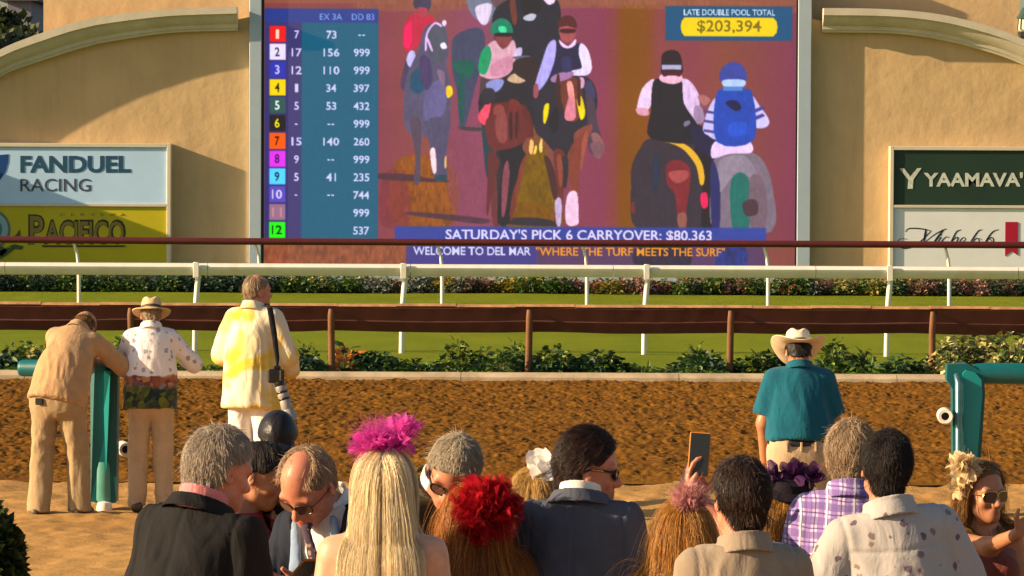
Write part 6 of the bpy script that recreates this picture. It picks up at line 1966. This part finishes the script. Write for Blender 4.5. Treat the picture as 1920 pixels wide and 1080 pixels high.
p = Person('person with white hair bowed low, in an olive jacket over a white shirt', 852, 822, 13.2, yaw=150, skin='skin ruddy', lean=14, hunch=10, hpitch=44, hroll=-16, hyaw=30, sw=1.10, girth=1.12, hs=1.05)
p.body(); p.trousers('grey trouser cloth'); p.shoes('black leather'); p.top('jacket', 'olive jacket cloth', .028, .78, 2.0, loose=.018, hemw=.02, neckz=1.44); p.collar('white shirt cloth', .05, .010, 'band', 'shirt_collar'); p.collar('olive jacket cloth', .03, .024, 'jacket', 'jacket_collar')
p.hair_cap('white hair', 0.0112, nape=.0, rough=.006); p.strands('white hair', 7000, .05, 6, 0.00095, lift=.006, messy=.7, tint=((1, 1, 1), (.8, .75, .7), (1.15, 1.12, 1.05))); p.glasses('clear lens', 'black plastic', name='spectacles')
p = Person('person with copper hair under a huge ruffled red fascinator', 890, 912, 12.9, yaw=-8, skin='skin tan', lean=3, female=True, sw=.92)
p.body(bare_arms=True, bare_torso=True); p.dress('rust dress cloth', 1.36, .5, dip=.2); p.shoes('black leather'); p.hair_cap('copper hair', 0.0136, long=(.42, .09, .01, .05), ear_cut=False); p.strands('copper hair', 5000, .4, 10, 0.00075, gravity=.8, messy=.5, wave=.35, tint=((1, 1, 1), (1.3, 1.2, 1), (.5, .45, .4)))
fascinator(p, 'red tulle', (.03, -.12, .135), 170, .115, (.1, -.45, .1), 9, veil=900, spread=1.6, w=.42, ruffle=.22, jitter=.4)
p = Person('person with straight blonde hair and a white ribbon bow, in a white lace dress', 1003, 884, 14.0, yaw=10, skin='skin fair', lean=2, female=True, sw=1.02)
p.body(bare_arms=True, bare_torso=True); p.dress('lace white cloth', 1.40, .5, dip=.1, amp=.008); p.shoes('black leather'); p.hair_cap('blonde hair', 0.0124, long=(.34, .1, .01, .05), ear_cut=False); p.strands('blonde hair', 5000, .3, 10, 0.00075, gravity=.9, messy=.25, tint=((1, 1, 1), (.8, .7, .5), (1.2, 1.15, 1)))
fascinator(p, 'white ribbon', (.04, -.02, .215), 9, .092, (.15, -.2, .6), 12, 'bow', w=.75, cup=.7, spread=1.3)
p = Person('person with dark hair and sunglasses in a slate navy suit, looking to the right', 1103, 810, 13.0, yaw=12, skin='skin ruddy', lean=2, hyaw=72, hpitch=8, neck=-.02, sw=.95, girth=1.0, hs=1.08)
p.body(); p.trousers('navy suit cloth'); p.shoes('black leather'); p.top('jacket', 'navy suit cloth', .028, .74, 2.0, .008, loose=.012, hemw=.012, amp=.008, seam='jacket', neckz=1.44, fine=.008); p.collar('white shirt cloth', .05, .008, 'band', 'shirt_collar'); p.collar('navy suit cloth', .032, .022, 'jacket', 'jacket_collar')
p.hair_cap('dark brown hair', 0.0124, nape=.0, rough=.006, vol=(1, 1, 1.06)); p.strands('dark brown hair', 7000, .06, 6, 0.00095, lift=.006, messy=.75, tint=((1, 1, 1), (1.7, 1.4, 1.3), (.7, .7, .8)), comb=(0, -.9, .15), fringe=-.012); p.glasses(mark=True, h=.019)
p = Person('person with long gold brown hair and a blush tulle fascinator', 1284, 945, 11.9, yaw=6, skin='skin fair', lean=2, female=True, sw=.92)
p.body(bare_arms=True, bare_torso=True); p.dress('brown dress cloth', 1.28, .5); p.shoes('black leather'); p.hair_cap('gold brown hair', 0.0136, long=(.52, .062, .0, .05), vol=(.94, .96, 1), ear_cut=False); p.strands('gold brown hair', 7000, .45, 12, 0.0007, gravity=.9, messy=.3, wave=.2, tint=((1, 1, 1), (1.5, 1.35, 1.1), (.55, .5, .5)))
fascinator(p, 'blush tulle', (.02, -.02, .235), 50, .064, (.1, -.3, .7), 16, veil=700, spread=1.4, w=.42, ruffle=.2)
p = Person('person raising a phone, mostly hidden by the dark haired person in beige', 1396, 905, 12.75, yaw=-6, skin='skin ruddy', lean=2, hpitch=-4, sw=.98, reach={'R': (P(1306, 934, 13.03), (.5, 0, -1), (-.02, .02, 1)), 'L': (P(1282, 925, 13.0), (-.6, 0, -1), (.18, .0, 1))})
p.body(hands={'L': dict(palm=(.9, .1, .0), curl=.6), 'R': dict(palm=(0, -1, .0), curl=.9, thumb_in=1.2)}, bare_arms=True); p.trousers('grey trouser cloth'); p.shoes('black leather'); p.top('shirt', 'white shirt cloth', .02, .85, 1.25, .02, coll='fold'); p.hair_cap('dark brown hair', 0.0087); p.strands('dark brown hair', 450, .04, 4, 0.00136); PHONER = p
p = Person('person with thick dark brown hair in a beige shirt, seen from behind', 1389, 863, 11.5, yaw=-10, skin='skin ruddy', lean=3, hyaw=-8, sw=.93, girth=1.0, neck=.03)
p.body(); p.trousers('grey trouser cloth'); p.shoes('black leather'); p.top('shirt', 'beige shirt cloth', .024, .84, 2.0, .012, loose=.022, amp=.012, seam='shirt', coll='fold', coll_h=.042, coll_r=.013)
p.hair_cap('dark brown hair', 0.0118, nape=-.005, rough=.006); p.strands('dark brown hair', 7000, .055, 6, 0.00095, lift=.006, messy=.7, tint=((1, 1, 1), (1.8, 1.4, 1.2), (.6, .6, .7)))
p = Person('person with honey blonde hair in a small black hat trimmed with purple flowers', 1476, 912, 13.35, yaw=4, skin='skin fair', lean=2, female=True, sw=.92)
p.body(bare_arms=True, bare_torso=True); p.dress('brown dress cloth', 1.36, .5); p.shoes('black leather'); p.hair_cap('honey hair', 0.0136, long=(.40, .1, .0, .05), ear_cut=False); p.strands('honey hair', 5000, .4, 10, 0.00075, gravity=.85, messy=.4, wave=.35, tint=((1, 1, 1), (1.4, 1.3, 1.1), (.5, .45, .4)))
sk = p.sk; M = Matrix.Translation(Vector(sk.H((0, -.02, .205))*p.k)) @ Matrix(sk.Hd).to_4x4() @ Matrix.Rotation(R(10), 4, 'Y') @ Matrix.Rotation(R(12), 4, 'X') @ Matrix.Scale(p.k, 4)
m = MB(); m.lathe([(.0, .0), (.10, .005), (.135, -.008), (.137, -.002), (.105, .014), (.09, .018), (.082, .05), (.05, .062), (0, .063)], 36, M); m.build('hat', cloth('black hat felt', (.014, .010, .016)), p.root, True)
fascinator(p, 'purple silk', (.03, -.03, .275), 16, .05, (0, -.2, .6), 21, 'flowers', w=.8, cup=.9, spread=1.6); fascinator(p, 'purple silk', (-.05, -.03, .265), 14, .05, (-.3, -.2, .6), 22, 'flowers', w=.8, cup=.9, spread=1.6); fascinator(p, 'purple silk', (.105, -.02, .27), 12, .045, (.4, -.2, .6), 23, 'flowers', w=.8, cup=.9, spread=1.6)
p = Person('person with grey blond hair in a purple plaid shirt', 1596, 793, 13.1, yaw=6, skin='skin fair', lean=3, hpitch=2, sw=.88, girth=1.06, hs=1.02)
p.body(); p.trousers('grey trouser cloth'); p.shoes('black leather'); p.top('shirt', 'purple plaid cloth', .024, .84, 2.0, .012, loose=.022, amp=.012, seam='shirt', coll='fold', coll_h=.042, coll_r=.012)
p.hair_cap('sandy grey hair', 0.0112, nape=.0, rough=.006); p.strands('sandy grey hair', 7000, .05, 6, 0.00095, lift=.006, messy=.75, tint=((1, 1, 1), (1.3, 1.3, 1.25), (.6, .55, .5)))
p = Person('person with short dark hair in a white short sleeved shirt with scattered flowers', 1663, 812, 12.5, yaw=-8, skin='skin ruddy', lean=4, side=-8, hyaw=4, hroll=5, sw=1.0, girth=1.08, hs=.97, neck=.03,
           arms={'R': ((.32, .05, -.95), (.0, .4, -.8)), 'L': ((-.35, .05, -.95), (.1, .4, -.8))})
p.body(bare_arms=True); p.trousers('grey trouser cloth'); p.shoes('black leather'); p.top('shirt', 'white floral cloth', .026, .8, .85, .04, loose=.03, hemw=.02, amp=.012, seam='shirt', coll='fold', coll_h=.045, coll_r=.016)
p.hair_cap('black hair', 0.0105, nape=.01, rough=.006); p.strands('black hair', 7000, .042, 6, 0.00095, lift=.006, messy=.9, tint=((1.3, 1.2, 1.1), (2.2, 1.8, 1.5), (.8, .8, .9)))
p = Person('person in sunglasses and a cream silk fascinator facing the camera, one forearm raised', 1843, 870, 13.7, yaw=166, skin='skin tan', lean=2, hyaw=-17, hpitch=3, female=True, sw=.95,
           reach={'R': (P(1908, 1002, 13.3), (-.6, -.4, -1), (.62, -.1, .75))}, arms={'L': ((-.2, .05, -1), (.2, .4, -.8))})
p.body(bare_arms=True, bare_torso=True, hands={'R': dict(palm=(0, -.8, .3), curl=.5)}); p.dress('maroon dress cloth', 1.32, .5, dip=-.25); p.shoes('black leather')
p.hair_cap('light brown hair', 0.0112, long=(.28, .06, .0, .06), front=(.082, .195)); p.strands('light brown hair', 4680, .3, 10, 0.00078, gravity=.7, messy=.35, wave=.2, sweep=.22, tint=((1, 1, 1), (1.7, 1.5, 1.2), (.45, .4, .4))); p.glasses('brown lens', 'gold metal', wire=True, w=.034, h=.027)
fascinator(p, 'cream silk', (.10, -.01, .205), 34, .05, (.6, .1, .6), 31, w=.7, cup=1.0, spread=1.4, ruffle=.15, veil=200); fascinator(p, 'cream silk', (.105, -.02, .125), 16, .036, (.8, .0, .1), 32, 'flowers', w=.8, cup=.9, spread=1.2)
m = MB(); M = p.head_M(); m.tube([M @ Vector((.088, .0, .05)), M @ Vector((.092, .0, .03)), M @ Vector((.092, .004, .02))], .003, 6); m.build('earring', MATS['gold metal'], p.root, True)

# the raised phone and the phone in the balding person's hands
def phone(pt, rotm_, label, w=.074, h=.155):
    o = empty('phone', pt); tag(o, label, 'phone'); o.rotation_euler = rotm_
    m = MB(); m.box((-w/2, -.0045, -h/2), (w/2, .0045, h/2), .004); m.build('case', surf('orange phone edge', (.42, .14, .02), .35, .1, 10, 0), o)
    m = MB(); m.box((-w/2+.004, -.0062, -h/2+.004), (w/2-.003, -.0046, h/2-.004), .0006); m.build('screen', surf('dark phone glass', (.012, .013, .014), .25, .1, 4, 0, spec=.5), o)
    return o
phone(P(1311, 852, 12.985), (R(-6), R(3), R(-9)), 'dark phone with an orange edge held up above the crowd')
phone(P(574, 1066, 12.08), (R(62), 0, R(25)), 'dark phone held low by the balding person')
